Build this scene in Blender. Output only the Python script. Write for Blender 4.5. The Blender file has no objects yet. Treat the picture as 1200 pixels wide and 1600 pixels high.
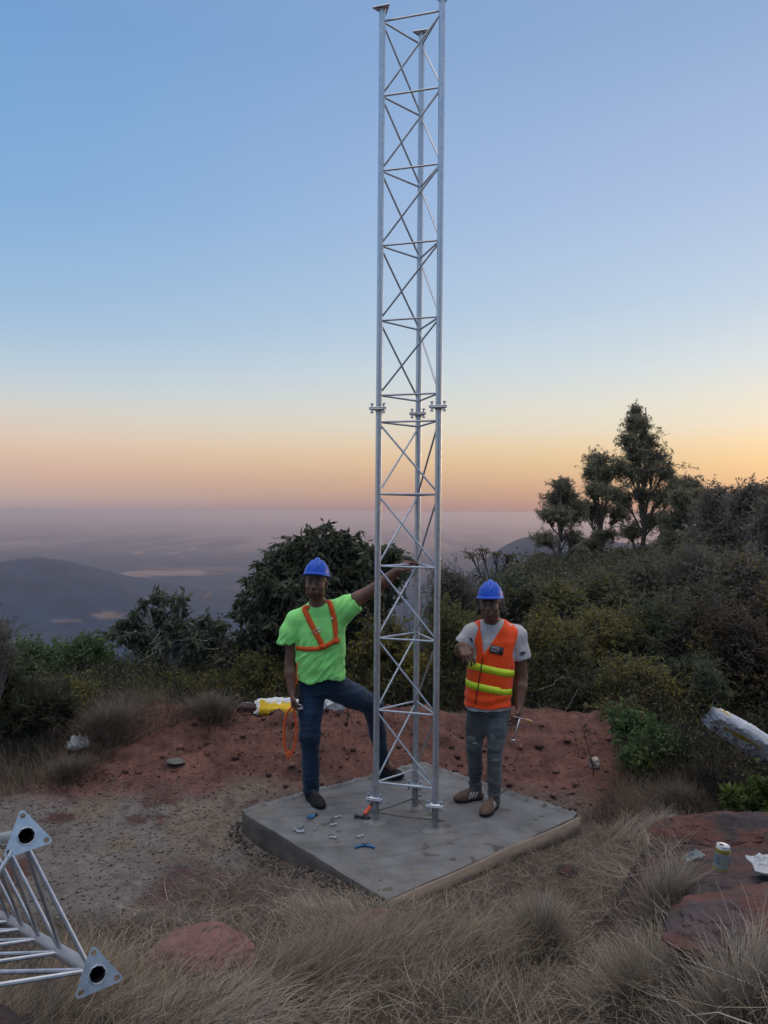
import bpy, math, random
import numpy as np
from mathutils import Vector, Matrix
from mathutils.bvhtree import BVHTree

S = bpy.context.scene
COL = S.collection
PI = math.pi

# ------------------------------------------------------------------ camera
PITCH, ROLL, FPX, CAMH = math.radians(0.0), math.radians(0.5), 1202.0, 2.225
fw = np.array([0, math.cos(PITCH), -math.sin(PITCH)])
_r0 = np.array([1.0, 0, 0]); _u0 = np.array([0, math.sin(PITCH), math.cos(PITCH)])
cr = math.cos(ROLL)*_r0 + math.sin(ROLL)*_u0
cu = -math.sin(ROLL)*_r0 + math.cos(ROLL)*_u0
cam_d = bpy.data.cameras.new("camera"); cam = bpy.data.objects.new("camera", cam_d); COL.objects.link(cam)
cam_d.sensor_fit = 'VERTICAL'; cam_d.sensor_height = 36.0; cam_d.lens = 36.0*FPX/1600.0
cam_d.clip_start = 0.05; cam_d.clip_end = 300000
cam.matrix_world = Matrix(((cr[0], cu[0], -fw[0], 0), (cr[1], cu[1], -fw[1], 0), (cr[2], cu[2], -fw[2], CAMH), (0, 0, 0, 1)))
S.camera = cam

# ------------------------------------------------------------------ render settings and exposure
S.view_settings.view_transform = 'Standard'; S.view_settings.look = 'None'
S.view_settings.exposure = 0.0; S.view_settings.gamma = 1.0
S.render.engine = 'CYCLES'
cy = S.cycles
cy.max_bounces = 7; cy.diffuse_bounces = 3; cy.glossy_bounces = 3; cy.transmission_bounces = 3
cy.transparent_max_bounces = 6; cy.volume_bounces = 4; cy.use_denoising = True
cy.sample_clamp_indirect = 4.0; cy.caustics_reflective = False; cy.caustics_refractive = False

# ------------------------------------------------------------------ sky and sun (dusk: the sun is almost down, to the right)
SUN_EL, SUN_AZ = math.radians(3.0), math.radians(52.0)      # azimuth clockwise from the view direction (+Y)
sun_dir = Vector((math.sin(SUN_AZ)*math.cos(SUN_EL), math.cos(SUN_AZ)*math.cos(SUN_EL), math.sin(SUN_EL)))
W = bpy.data.worlds.new("World"); S.world = W; W.use_nodes = True
nt = W.node_tree; nt.nodes.clear()
def N(t, tree=None, **kw):
    n = (tree or nt).nodes.new(t)
    for k, v in kw.items(): setattr(n, k, v)
    return n
out = N('ShaderNodeOutputWorld'); add = N('ShaderNodeAddShader')
bg1 = N('ShaderNodeBackground'); bg2 = N('ShaderNodeBackground')
sky = N('ShaderNodeTexSky'); sky.sky_type = 'NISHITA'; sky.sun_disc = False
sky.sun_elevation = SUN_EL; sky.sun_rotation = SUN_AZ; sky.altitude = 900; sky.dust_density = 2.0
nt.links.new(sky.outputs[0], bg1.inputs[0]); bg1.inputs[1].default_value = 0.05
tc = N('ShaderNodeTexCoord'); sep = N('ShaderNodeSeparateXYZ')
nt.links.new(tc.outputs['Generated'], sep.inputs[0])
asn = N('ShaderNodeMath', operation='ARCSINE'); nt.links.new(sep.outputs['Z'], asn.inputs[0])
mr = N('ShaderNodeMapRange'); mr.inputs['From Min'].default_value = math.radians(-4); mr.inputs['From Max'].default_value = math.radians(92)
nt.links.new(asn.outputs[0], mr.inputs['Value'])
def lin(c): return tuple((v/255/12.92) if v/255 <= .04045 else ((v/255+.055)/1.055)**2.4 for v in c)
def ramp(stops):
    r = N('ShaderNodeValToRGB'); el = r.color_ramp.elements
    for i, (deg, c) in enumerate(stops):
        e = el[i] if i < 2 else el.new(0.99)
        e.position = (deg+4)/96.0; e.color = tuple(c) + (1,)
    nt.links.new(mr.outputs[0], r.inputs[0]); return r
# radiance by elevation in degrees: the side away from the afterglow, then the side towards it
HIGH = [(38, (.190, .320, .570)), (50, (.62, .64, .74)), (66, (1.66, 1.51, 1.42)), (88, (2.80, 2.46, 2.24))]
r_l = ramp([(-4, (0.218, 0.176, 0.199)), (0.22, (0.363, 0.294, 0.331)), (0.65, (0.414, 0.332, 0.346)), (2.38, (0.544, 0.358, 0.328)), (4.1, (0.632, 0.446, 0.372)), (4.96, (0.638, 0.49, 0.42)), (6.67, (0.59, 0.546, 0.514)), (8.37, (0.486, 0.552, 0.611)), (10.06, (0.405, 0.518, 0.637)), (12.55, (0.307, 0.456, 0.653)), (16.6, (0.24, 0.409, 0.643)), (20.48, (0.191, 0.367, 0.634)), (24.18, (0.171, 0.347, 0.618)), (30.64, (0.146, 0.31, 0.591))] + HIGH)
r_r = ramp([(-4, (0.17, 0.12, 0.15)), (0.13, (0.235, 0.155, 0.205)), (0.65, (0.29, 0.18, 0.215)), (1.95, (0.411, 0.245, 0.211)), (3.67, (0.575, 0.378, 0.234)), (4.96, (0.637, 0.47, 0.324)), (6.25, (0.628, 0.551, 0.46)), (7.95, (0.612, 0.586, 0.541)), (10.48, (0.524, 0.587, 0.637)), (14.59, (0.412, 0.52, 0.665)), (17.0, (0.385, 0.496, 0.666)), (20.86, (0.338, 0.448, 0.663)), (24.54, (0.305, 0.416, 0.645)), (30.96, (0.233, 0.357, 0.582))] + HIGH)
az = N('ShaderNodeVectorMath', operation='DOT_PRODUCT')
nrm = N('ShaderNodeVectorMath', operation='NORMALIZE'); flat = N('ShaderNodeVectorMath', operation='MULTIPLY')
flat.inputs[1].default_value = (1, 1, 0)
nt.links.new(tc.outputs['Generated'], flat.inputs[0]); nt.links.new(flat.outputs[0], nrm.inputs[0])
nt.links.new(nrm.outputs[0], az.inputs[0]); az.inputs[1].default_value = (math.sin(SUN_AZ), math.cos(SUN_AZ), 0)
m2 = N('ShaderNodeMapRange'); m2.inputs['From Min'].default_value = 0.05; m2.inputs['From Max'].default_value = 0.95
m2.interpolation_type = 'SMOOTHSTEP'; nt.links.new(az.outputs['Value'], m2.inputs['Value'])
mx = N('ShaderNodeMix', data_type='RGBA'); nt.links.new(m2.outputs[0], mx.inputs[0])
nt.links.new(r_l.outputs[0], mx.inputs[6]); nt.links.new(r_r.outputs[0], mx.inputs[7])
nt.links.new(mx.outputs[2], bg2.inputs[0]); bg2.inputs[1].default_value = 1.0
nt.links.new(bg1.outputs[0], add.inputs[0]); nt.links.new(bg2.outputs[0], add.inputs[1]); nt.links.new(add.outputs[0], out.inputs[0])
W.cycles.sampling_method = 'AUTOMATIC'
sl = bpy.data.lights.new("sun", 'SUN'); sl.energy = 0.6; sl.angle = math.radians(12); sl.color = (1.0, .72, .5)
so = bpy.data.objects.new("sun", sl); COL.objects.link(so); so.location = (20, 10, 30)
so.rotation_euler = sun_dir.to_track_quat('Z', 'Y').to_euler()

# ------------------------------------------------------------------ pixel helpers (photo pixels -> world)
def ray(px, py): return fw*FPX + cr*(px-600) + cu*(800-py)
CAM = np.array([0, 0, CAMH])
def at(px, py, y): d = ray(px, py); return CAM + d*(y/d[1])
def onz(px, py, z=0.0): d = ray(px, py); return CAM + d*((z-CAMH)/d[2])

# ------------------------------------------------------------------ noise
def _h(ix, iy, iz, seed):
    n = (ix.astype(np.int64)*374761393 + iy.astype(np.int64)*668265263 + iz.astype(np.int64)*2147483647 + seed*974634777) & 0xffffffff
    n = ((n ^ (n >> 13))*1274126177) & 0xffffffff
    n = ((n ^ (n >> 16))*2246822519) & 0xffffffff
    return ((n ^ (n >> 15)) & 0xffffff)/float(0xffffff)
def noise(x, y, z=0.0, seed=0):
    x, y, z = np.broadcast_arrays(np.asarray(x, float), np.asarray(y, float), np.asarray(z, float))
    ix, iy, iz = np.floor(x), np.floor(y), np.floor(z)
    u, v, w = x-ix, y-iy, z-iz
    u = u*u*(3-2*u); v = v*v*(3-2*v); w = w*w*(3-2*w)
    def g(a, b, c): return _h(ix+a, iy+b, iz+c, seed)
    x00 = g(0,0,0)*(1-u)+g(1,0,0)*u; x10 = g(0,1,0)*(1-u)+g(1,1,0)*u
    x01 = g(0,0,1)*(1-u)+g(1,0,1)*u; x11 = g(0,1,1)*(1-u)+g(1,1,1)*u
    return ((x00*(1-v)+x10*v)*(1-w) + (x01*(1-v)+x11*v)*w)*2-1
def fbm(x, y, z=0.0, o=4, seed=0):
    s, a, f, t = 0, 1.0, 1.0, 0
    for i in range(o):
        s = s + a*noise(np.asarray(x)*f+i*7.3, np.asarray(y)*f-i*3.1, np.asarray(z)*f, seed+i); t += a; a *= .5; f *= 2.03
    return s/t
def sst(a, b, x):
    t = np.clip((x-a)/(b-a), 0, 1); return t*t*(3-2*t)

# ------------------------------------------------------------------ mesh helpers
def make(name, v, f, mat, parent=None, org=(0, 0, 0), col=None, smooth=True, mats=None, midx=None):
    """v (n,3) world coordinates, f: (m,k) array or list of tuples / arrays; linked as one object whose origin is org"""
    v = np.asarray(v, dtype=np.float64).reshape(-1, 3) - np.asarray(org)
    me = bpy.data.meshes.new(name)
    if isinstance(f, np.ndarray): fs = [f]
    elif len(f) and isinstance(f[0], np.ndarray) and f[0].ndim == 2: fs = [q for q in f if len(q)]
    else: fs = None
    if fs is None:
        me.from_pydata([tuple(p) for p in v], [], [tuple(int(i) for i in p) for p in f])
    else:
        loops = np.concatenate([q.ravel() for q in fs]).astype(np.int32)
        cnt = np.concatenate([np.full(len(q), q.shape[1], np.int32) for q in fs])
        st = np.concatenate([[0], np.cumsum(cnt)[:-1]]).astype(np.int32)
        me.vertices.add(len(v)); me.vertices.foreach_set('co', v.astype(np.float32).ravel())
        me.loops.add(len(loops)); me.loops.foreach_set('vertex_index', loops)
        me.polygons.add(len(cnt)); me.polygons.foreach_set('loop_start', st)
        me.update(calc_edges=True)
    if smooth: me.polygons.foreach_set('use_smooth', np.ones(len(me.polygons), bool))
    if col is not None:
        col = np.asarray(col, float)
        if col.ndim == 1: col = np.tile(col, (len(v), 1))
        a = me.color_attributes.new('Col', 'FLOAT_COLOR', 'POINT')
        a.data.foreach_set('color', np.hstack([col, np.ones((len(v), 1))]).astype(np.float32).ravel())
    for m in (mats or [mat]): me.materials.append(m)
    if midx is not None: me.polygons.foreach_set('material_index', np.asarray(midx, np.int32))
    me.update()
    o = bpy.data.objects.new(name, me); COL.objects.link(o)
    if parent is not None: o.parent = parent
    else: o.location = org
    return o
def tag(o, label=None, cat=None, group=None, kind=None):
    if label: o['label'] = label
    if cat: o['category'] = cat
    if group: o['group'] = group
    if kind: o['kind'] = kind
    return o
def empty(name, loc, label, cat, group=None):
    o = bpy.data.objects.new(name, None); COL.objects.link(o); o.location = loc; o.empty_display_size = .1
    return tag(o, label, cat, group)

def tubes(P, R, sides=4, caps=False, squash=None):
    """P (n,k,3) polylines, R (n,k) radii -> verts, quads"""
    P = np.asarray(P, float); R = np.asarray(R, float); n, k, _ = P.shape
    T = np.empty_like(P); T[:, 1:-1] = P[:, 2:]-P[:, :-2]; T[:, 0] = P[:, 1]-P[:, 0]; T[:, -1] = P[:, -1]-P[:, -2]
    T /= np.linalg.norm(T, axis=2, keepdims=True)+1e-12
    m = P[:, -1]-P[:, 0]; m /= np.linalg.norm(m, axis=1, keepdims=True)+1e-12
    ref = np.where(np.abs(m[:, 2:3]) < .8, np.array([[0, 0, 1.0]]), np.array([[1.0, 0, 0]]))
    A = np.cross(T, ref[:, None, :]); A /= np.linalg.norm(A, axis=2, keepdims=True)+1e-12
    B = np.cross(T, A)
    th = np.arange(sides)*2*PI/sides
    V = P[:, :, None, :] + R[:, :, None, None]*(np.cos(th)[None, None, :, None]*A[:, :, None, :] + np.sin(th)[None, None, :, None]*B[:, :, None, :])
    idx = np.arange(n*k*sides).reshape(n, k, sides)
    a = idx[:, :-1, :]; b = np.roll(idx, -1, 2)[:, :-1, :]; c = np.roll(idx, -1, 2)[:, 1:, :]; d = idx[:, 1:, :]
    F = np.stack([a, b, c, d], -1).reshape(-1, 4)
    if caps: return V.reshape(-1, 3), [F, np.vstack([idx[:, 0, ::-1].reshape(-1, sides), idx[:, -1, :].reshape(-1, sides)])]
    return V.reshape(-1, 3), F
class MB:
    """collects pieces into one mesh"""
    def __init__(s): s.v = []; s.f = []; s.c = []; s.n = 0
    def add(s, v, f, c=None):
        v = np.asarray(v, float).reshape(-1, 3); s.v.append(v)
        for q in (f if isinstance(f, list) else [f]):
            if len(q): s.f.append(np.asarray(q)+s.n)
        if c is not None:
            c = np.asarray(c, float); s.c.append(np.tile(c, (len(v), 1)) if c.ndim == 1 else c)
        s.n += len(v); return s
    def tube(s, pts, r, sides=10, c=None, caps=True):
        pts = np.asarray(pts, float); r = np.full(len(pts), r, float) if np.isscalar(r) else np.asarray(r, float)
        v, f = tubes(pts[None], r[None], sides, caps); return s.add(v, f, c)
    def box(s, cx, sz, c=None, M=None):
        q = np.array([[x, y, z] for z in (-1, 1) for y in (-1, 1) for x in (-1, 1)], float)*np.asarray(sz)/2
        if M is not None: q = q@np.asarray(M).T
        return s.add(q+np.asarray(cx), np.array([[0,2,3,1],[4,5,7,6],[0,1,5,4],[2,6,7,3],[0,4,6,2],[1,3,7,5]]), c)
    def prism(s, poly, n, h, c=None):
        """poly (k,3) extruded by h along n"""
        p = np.asarray(poly, float); k = len(p); n = np.asarray(n, float); v = np.vstack([p, p+n*h])
        i = np.arange(k); j = (i+1) % k
        return s.add(v, [np.stack([i, j, j+k, i+k], 1), i[::-1][None], (i+k)[None]], c)
    def build(s, name, mat, parent=None, org=(0, 0, 0), smooth=False, **kw):
        col = np.vstack(s.c) if s.c and len(s.c) == len(s.v) else None
        return make(name, np.vstack(s.v), s.f, mat, parent, org, col, smooth, **kw)
def autosmooth(o, deg=40):
    """mark sharp edges so that round things stay round and edges crisp"""
    me = o.data; me.polygons.foreach_set('use_smooth', np.ones(len(me.polygons), bool))
    try: me.set_sharp_from_angle(angle=math.radians(deg))
    except Exception: pass
    return o
def unit(v): v = np.asarray(v, float); return v/(np.linalg.norm(v)+1e-12)

# ------------------------------------------------------------------ materials
MATS = {}
def mat(name, base=(.5, .5, .5), rough=.6, metal=0.0, attr=False, var=0.0, vscale=8.0, bump=0.0, bscale=40.0, spec=.5, sheen=0.0,
        transl=0.0, base2=None, coat=0.0, detail=6, stretch=(1, 1, 1), rvar=0.0):
    if name in MATS: return MATS[name]
    m = bpy.data.materials.new(name); m.use_nodes = True; t = m.node_tree; L = t.links
    p = t.nodes['Principled BSDF']; o = t.nodes['Material Output']
    p.inputs['Roughness'].default_value = rough; p.inputs['Metallic'].default_value = metal
    p.inputs['Specular IOR Level'].default_value = spec; p.inputs['Sheen Weight'].default_value = sheen
    p.inputs['Coat Weight'].default_value = coat
    p.inputs['Base Color'].default_value = (*base, 1)
    src = None
    if attr:
        a = N('ShaderNodeAttribute', t); a.attribute_name = 'Col'; src = a.outputs['Color']
    tcn = N('ShaderNodeTexCoord', t); mp = N('ShaderNodeMapping', t); mp.inputs['Scale'].default_value = stretch
    L.new(tcn.outputs['Object'], mp.inputs['Vector'])
    if var > 0 or base2 is not None:
        nz = N('ShaderNodeTexNoise', t); nz.inputs['Scale'].default_value = vscale; nz.inputs['Detail'].default_value = detail
        nz.inputs['Roughness'].default_value = .62
        L.new(mp.outputs[0], nz.inputs['Vector'])
        if base2 is not None:
            rr = N('ShaderNodeMapRange', t); rr.inputs['From Min'].default_value = .4; rr.inputs['From Max'].default_value = .6
            L.new(nz.outputs['Fac'], rr.inputs['Value'])
            mm = N('ShaderNodeMix', t, data_type='RGBA'); L.new(rr.outputs[0], mm.inputs[0])
            mm.inputs[6].default_value = (*base, 1); mm.inputs[7].default_value = (*base2, 1)
            src = mm.outputs[2]
        if var > 0:
            r2 = N('ShaderNodeMapRange', t); r2.inputs['From Min'].default_value = .25; r2.inputs['From Max'].default_value = .75
            r2.inputs['To Min'].default_value = 1-var; r2.inputs['To Max'].default_value = 1+var
            L.new(nz.outputs['Fac'], r2.inputs['Value'])
            vm = N('ShaderNodeVectorMath', t, operation='SCALE')
            if src is not None: L.new(src, vm.inputs[0])
            else: vm.inputs[0].default_value = base
            L.new(r2.outputs[0], vm.inputs['Scale']); src = vm.outputs[0]
        if rvar > 0:
            r3 = N('ShaderNodeMapRange', t); r3.inputs['To Min'].default_value = rough-rvar; r3.inputs['To Max'].default_value = rough+rvar
            L.new(nz.outputs['Fac'], r3.inputs['Value']); L.new(r3.outputs[0], p.inputs['Roughness'])
    if src is not None: L.new(src, p.inputs['Base Color'])
    if bump > 0:
        nb = N('ShaderNodeTexNoise', t); nb.inputs['Scale'].default_value = bscale; nb.inputs['Detail'].default_value = 5
        L.new(mp.outputs[0], nb.inputs['Vector'])
        b = N('ShaderNodeBump', t); b.inputs['Strength'].default_value = 1.0; b.inputs['Distance'].default_value = bump
        L.new(nb.outputs['Fac'], b.inputs['Height']); L.new(b.outputs[0], p.inputs['Normal'])
    if transl > 0:
        tr = N('ShaderNodeBsdfTranslucent', t); ms = N('ShaderNodeMixShader', t); ms.inputs[0].default_value = transl
        if src is not None: L.new(src, tr.inputs[0])
        else: tr.inputs[0].default_value = (*base, 1)
        L.new(p.outputs[0], ms.inputs[1]); L.new(tr.outputs[0], ms.inputs[2]); L.new(ms.outputs[0], o.inputs['Surface'])
    MATS[name] = m; return m
# ================================================================== the ground: one sheet from the slab to the horizon
SC = [onz(378, 1268), onz(605, 1405), onz(902, 1275), onz(660, 1193)]       # slab corners: left, near, right, far
def inslab(x, y, m=0.0):
    """signed distance-like: > 0 inside the slab rectangle"""
    d = np.full(np.shape(x), 9.0)
    for i in range(4):
        a, b = SC[i], SC[(i+1) % 4]; e = b-a; L = math.hypot(e[0], e[1])
        n = (-e[1]/L, e[0]/L)
        d = np.minimum(d, (x-a[0])*n[0] + (y-a[1])*n[1] + m)
    return d
FLOOR = -450.0
def near_h(x, y):
    h = -.13 + .24*np.maximum(0, 4.6-y)**1.15*sst(30, 0, np.abs(x))
    h = h + .46*sst(1.0, 1.35, x + .10*noise(x*2, y*2, seed=3) - .22*(y-3.4))*sst(5.1, 4.3, y)*sst(6, 3, x)   # rock shelf on the right
    h = h + .05*np.maximum(0, x-2.2)*sst(3, 6, y) + .03*np.maximum(0, -x-2.4)*sst(9, 5, y)
    win = sst(-4.2, -2.4, x)*sst(3.6, 2.4, x)
    ridge = 7.75 + .25*np.sin(x*1.3)
    mound = .33*np.exp(-((y-ridge)/np.where(y < ridge, .85, .7))**2)*win*(1-.18*sst(.8, 1.6, x))
    mound = mound*(1 - .4*np.exp(-((x-.9)/.35)**2))
    h = h + mound*(1+.22*fbm(x*2.2, y*2.2, seed=11))
    h = h + .035*fbm(x*.9, y*.9, seed=5) + .018*fbm(x*4, y*4, o=3, seed=8)*sst(40, 10, np.abs(x)+np.abs(y)) + .010*fbm(x*14, y*14, o=3, seed=9)*sst(20, 9, np.abs(x)+np.abs(y))
    lump = np.exp(-(((x+.75)**2+(y-7.3)**2)/2.5)) + np.exp(-(((x-1.4)**2+(y-7.0)**2)/1.5)) 
    h = h + .10*np.abs(fbm(x*4, y*4, o=4, seed=21))*np.clip(lump, 0, 1) + .10*np.abs(fbm(x*2.2, y*5.5, o=4, seed=22))*mound/.33 + .03*fbm(x*9, y*9, o=3, seed=23)*np.clip(mound*4, 0, 1)
    h = h + .085*np.exp(-(((x-.1)**2+(y-4.35)**2)/.35)) + .05*np.exp(-(((x-.8)**2+(y-4.8)**2)/.12))
    s = inslab(x, y)
    h = np.where(s > -.03, np.minimum(h, -.10), h)
    h = h - .09*np.exp(-(((x+1.0)**2+(y-5.4)**2)/.10)) - .03*np.exp(-(((x+.72)**2+(y-5.02)**2)/.12)) + .065*np.exp(-(((x+.40)**2+(y-4.78)**2)/.10))
    return h
def valley_h(x, y):
    h = FLOOR + 6*fbm(x/900, y/900, seed=31)
    h = h + 186*np.exp(-(((x+1660)/440)**2 + ((y-3700)/560)**2)) + 90*np.exp(-(((x+2500)/700)**2 + ((y-3900)/900)**2))
    h = h + 52*np.exp(-(((x+1050)/330)**2 + ((y-3800)/500)**2))
    h = h + 262*np.exp(-(((x-520)/330)**2 + ((y-2500)/500)**2)) + 270*np.exp(-(((x-1050)/420)**2 + ((y-2500)/600)**2)) + 190*np.exp(-(((x-1700)/700)**2+((y-2700)/700)**2)) + 120*np.exp(-(((x-420)/260)**2 + ((y-2900)/400)**2))
    far = np.exp(-((y-15000)/3500)**2)
    h = h + 60*far*np.maximum(0, fbm(x/3000, y/3000, seed=35))
    return h + 14*np.abs(fbm(x/260, y/260, seed=37))*sst(-420, -330, h)
def H(x, y):
    x = np.asarray(x, float); y = np.asarray(y, float)
    r = np.hypot(x, y); az = np.where(y > 0, np.clip(x/np.maximum(y, 1e-3), -3, 3), 3.0)
    az = np.where((y <= 0) & (x < 0), -3.0, az)
    edge = 10.6 + 1.8*sst(-.35, -.1, az) + 46*sst(.06, .30, az) + 12*(y < 0)
    d = r - edge
    drop = -.50*np.where(d > 0, d*d/(d+4.0), 0)
    drop = drop - .055*np.maximum(0, r-13)*sst(.0, .2, az)*sst(.75, .45, az)
    h = near_h(x, y) + drop + .085*np.maximum(0, x-4.5)*sst(5, 9, y)*sst(70, 40, r) + .5*fbm(x/9, y/9, seed=41)*sst(10, 25, r)
    v = valley_h(x, y)
    k = sst(300, 1200, r)
    return np.where(r < 300, h, np.maximum(np.minimum(h, 200)*(1-k)+v*k, v))
def h1(x, y): return float(H(np.array([x]), np.array([y]))[0])
def ground(px, py, dmin=1.5, dmax=60):
    """where the line of sight through a photo pixel meets the ground"""
    d = ray(px, py); d = d/d[1]; t = np.arange(dmin, dmax, .01)
    q = CAM[None]+d[None]*t[:, None]; g = H(q[:, 0], q[:, 1]); i = np.argmax(q[:, 2] < g)
    if not (q[:, 2] < g).any(): i = len(t)-1
    return np.array([q[i, 0], q[i, 1], g[i]])

def ground_colour(x, y, h):
    r = np.hypot(x, y)
    n1 = fbm(x*1.1, y*1.1, seed=51); n2 = fbm(x*5, y*5, seed=52); n3 = fbm(x*16, y*16, o=3, seed=53)
    dirt = np.array([.115, .092, .075]); red = np.array([.125, .062, .050]); grey = np.array([.142, .132, .126]); dark = np.array([.075, .060, .052])
    straw = np.array([.155, .118, .078]); moss = np.array([.040, .044, .028])
    def mix(a, b, k): return a*(1-k[..., None]) + b*k[..., None]
    c = np.tile(dirt, x.shape+(1,))
    # pale gravel to the left of the slab
    k = sst(-.55, -1.4, x+.4*n1)*sst(3.3, 4.2, y+.3*n1)*sst(6.75, 6.2, y+.35*n1+.1*n2)*sst(-6, -4, x)
    c = mix(c, grey*1.15, k*(.72+.28*n2))
    c = mix(c, straw*1.1, k*sst(.05, .35, fbm(x*2.2, y*2.2, seed=60))*.55)
    c = mix(c, red*.62, k*sst(.36, .48, fbm(x*2.9, y*2.9, seed=54))*.9)
    c = mix(c, dark, k*sst(.30, .5, n2)*.7)
    # red soil heap behind the slab, red strip on the left near side and right of the slab
    k = sst(6.05, 6.55, y+.32*n1+.12*n2)*sst(8.75, 8.2, y+.3*n1)*sst(-3.9, -2.6, x+.5*n1)*sst(2.55, 2.05, x+.3*n1)
    c = mix(c, red, k)
    c = c*(1-(.40*sst(.16, .0, np.abs(fbm(x*1.8, y*4.6, o=3, seed=88)))+.28*sst(.10, .0, np.abs(fbm(x*5, y*11, o=3, seed=89)))-.25*sst(.1, .5, fbm(x*3, y*7, seed=90)))*k)[..., None]  # creases and lumps shaded by colour, since flat light hides the relief
    k = sst(.55, .3, np.abs(x+1.0))*sst(.5, .2, np.abs(y-4.75+.3*(x+.9)))
    c = mix(c, np.array([.080, .046, .044]), k*sst(-.3, .3, n1+.4*n2+.2))
    mauve = np.array([.075, .046, .046]); c = mix(c, mauve, k*(.15+.7*sst(.9, 1.7, x+.3*n2)+.35*sst(.1, .5, fbm(x*1.7, y*2.6, seed=57)))) 
    k = sst(1.5, 2.0, x+.2*n1)*sst(4.7, 5.2, y+.2*n2)*sst(7, 6.6, y)*sst(2.5, 2.1, x+.3*n1)
    c = mix(c, red*.75, k)
    # rock shelf
    k = sst(1.0, 1.35, x+.15*n1+.2*(y-3.4))*sst(4.7, 4.2, y+.2*n1)
    c = mix(c, mix(np.tile(np.array([.085, .044, .040]), x.shape+(1,)), np.array([.050, .042, .044]), sst(-.05, .3, fbm(x*3, y*6, seed=58))), k)
    c = mix(c, straw*.28, sst(4.6, 4.1, y)*sst(1.15, .9, x)*.8)  # shade under the grass painted into the ground colour
    c = c*(1+.22*n2+.20*n3)[..., None]
    # vegetation beyond the clearing
    k = sst(8.4, 9.4, y+.5*n1) + sst(-3.0, -3.8, x+.4*n1)*sst(4.5, 6, y)*.6 + sst(2.1, 2.6, x+.3*n1)*sst(5.4, 6.2, y)*.9
    c = mix(c, mix(np.tile(moss, x.shape+(1,)), straw*.55, sst(-.3, .5, n2)), np.clip(k, 0, 1))
    # the plain far below, with distance haze painted into its colours
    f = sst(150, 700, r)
    bush = np.array([.008, .034, .072]); field = np.array([.21, .155, .14]); bare = np.array([.024, .044, .072])  # scrub and open land made bluer to carry the haze of distance
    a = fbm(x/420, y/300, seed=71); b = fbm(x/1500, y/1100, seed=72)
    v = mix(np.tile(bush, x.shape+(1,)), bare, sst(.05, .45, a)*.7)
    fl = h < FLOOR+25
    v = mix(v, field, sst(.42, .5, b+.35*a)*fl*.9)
    v = mix(v, field*1.25, sst(7000, 10500, y)*sst(-.35, .45, fbm(x/260, y/2600, o=5, seed=74))*.62)  # far land turned paler and pinker, standing in for thick haze
    def patch(px, py, rx, ry, g=1.0):
        q = onz(px, py, FLOOR); nx = noise(x/90, y/90, seed=80)*.25 + noise(x/300, y/300, seed=81)*.3
        return sst(1.05, .95, np.hypot((x-q[0])/rx, (y-q[1])/ry)+nx)*g
    q = onz(160, 974, FLOOR)
    for px, py, rx, ry, g in ((172, 971, 62, 48, 1), (108, 978, 70, 22, .6), (325, 889, 400, 170, .55), (368, 920, 60, 200, .35), (20, 1003, 60, 30, .6)):
        v = mix(v, np.array([.13, .098, .09]), patch(px, py, rx, ry, g))
    # a winding track on the plain
    q0 = onz(300, 925, FLOOR); q1 = onz(322, 945, FLOOR)
    tt = (y-q1[1])/(q0[1]-q1[1]); xr = q1[0]+(q0[0]-q1[0])*tt+40*np.sin(tt*5)
    v = mix(v, np.array([.10, .085, .08]), sst(12, 5, np.abs(x-xr))*((tt > -.2) & (tt < 1.2)))
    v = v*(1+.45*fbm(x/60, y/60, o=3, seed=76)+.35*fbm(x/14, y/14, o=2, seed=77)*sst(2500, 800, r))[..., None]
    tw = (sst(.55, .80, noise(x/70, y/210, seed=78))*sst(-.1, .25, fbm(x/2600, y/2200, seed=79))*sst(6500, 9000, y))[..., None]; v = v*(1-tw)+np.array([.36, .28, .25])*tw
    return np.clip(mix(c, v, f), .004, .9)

def build_ground():
    rr = [0.4]
    while rr[-1] < 90000: rr.append(rr[-1]*(1.0105 if rr[-1] < 14 else 1.013 if rr[-1] > 600 else 1.03) + (0 if rr[-1] < 14 else 0))
    rr = np.array(rr)
    a1 = np.radians(np.arange(-36, 36.01, .14)); a2 = np.radians(np.concatenate([np.arange(38, 322, 3.0)]))
    th = np.concatenate([a1, a2])
    R, T = np.meshgrid(rr, th, indexing='ij'); X = R*np.sin(T); Y = R*np.cos(T)
    Z = H(X, Y); C = ground_colour(X, Y, Z)
    n, m = X.shape; i = np.arange(n*m).reshape(n, m); j = np.roll(i, -1, 1)
    F = np.stack([i[:-1], i[1:], j[1:], j[:-1]], -1).reshape(-1, 4)[:, ::-1]
    V = np.stack([X, Y, Z], -1).reshape(-1, 3)
    c0 = len(V); V = np.vstack([V, [[0, 0, h1(0, 0)]]])
    F2 = np.stack([i[0], j[0], np.full(m, c0)], -1)[:, ::-1]
    Cc = np.vstack([C.reshape(-1, 3), C[0, 0][None]])
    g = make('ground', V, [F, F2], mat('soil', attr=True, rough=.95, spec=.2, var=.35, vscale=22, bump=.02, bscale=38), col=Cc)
    tag(g, kind='structure')
build_ground()
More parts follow.
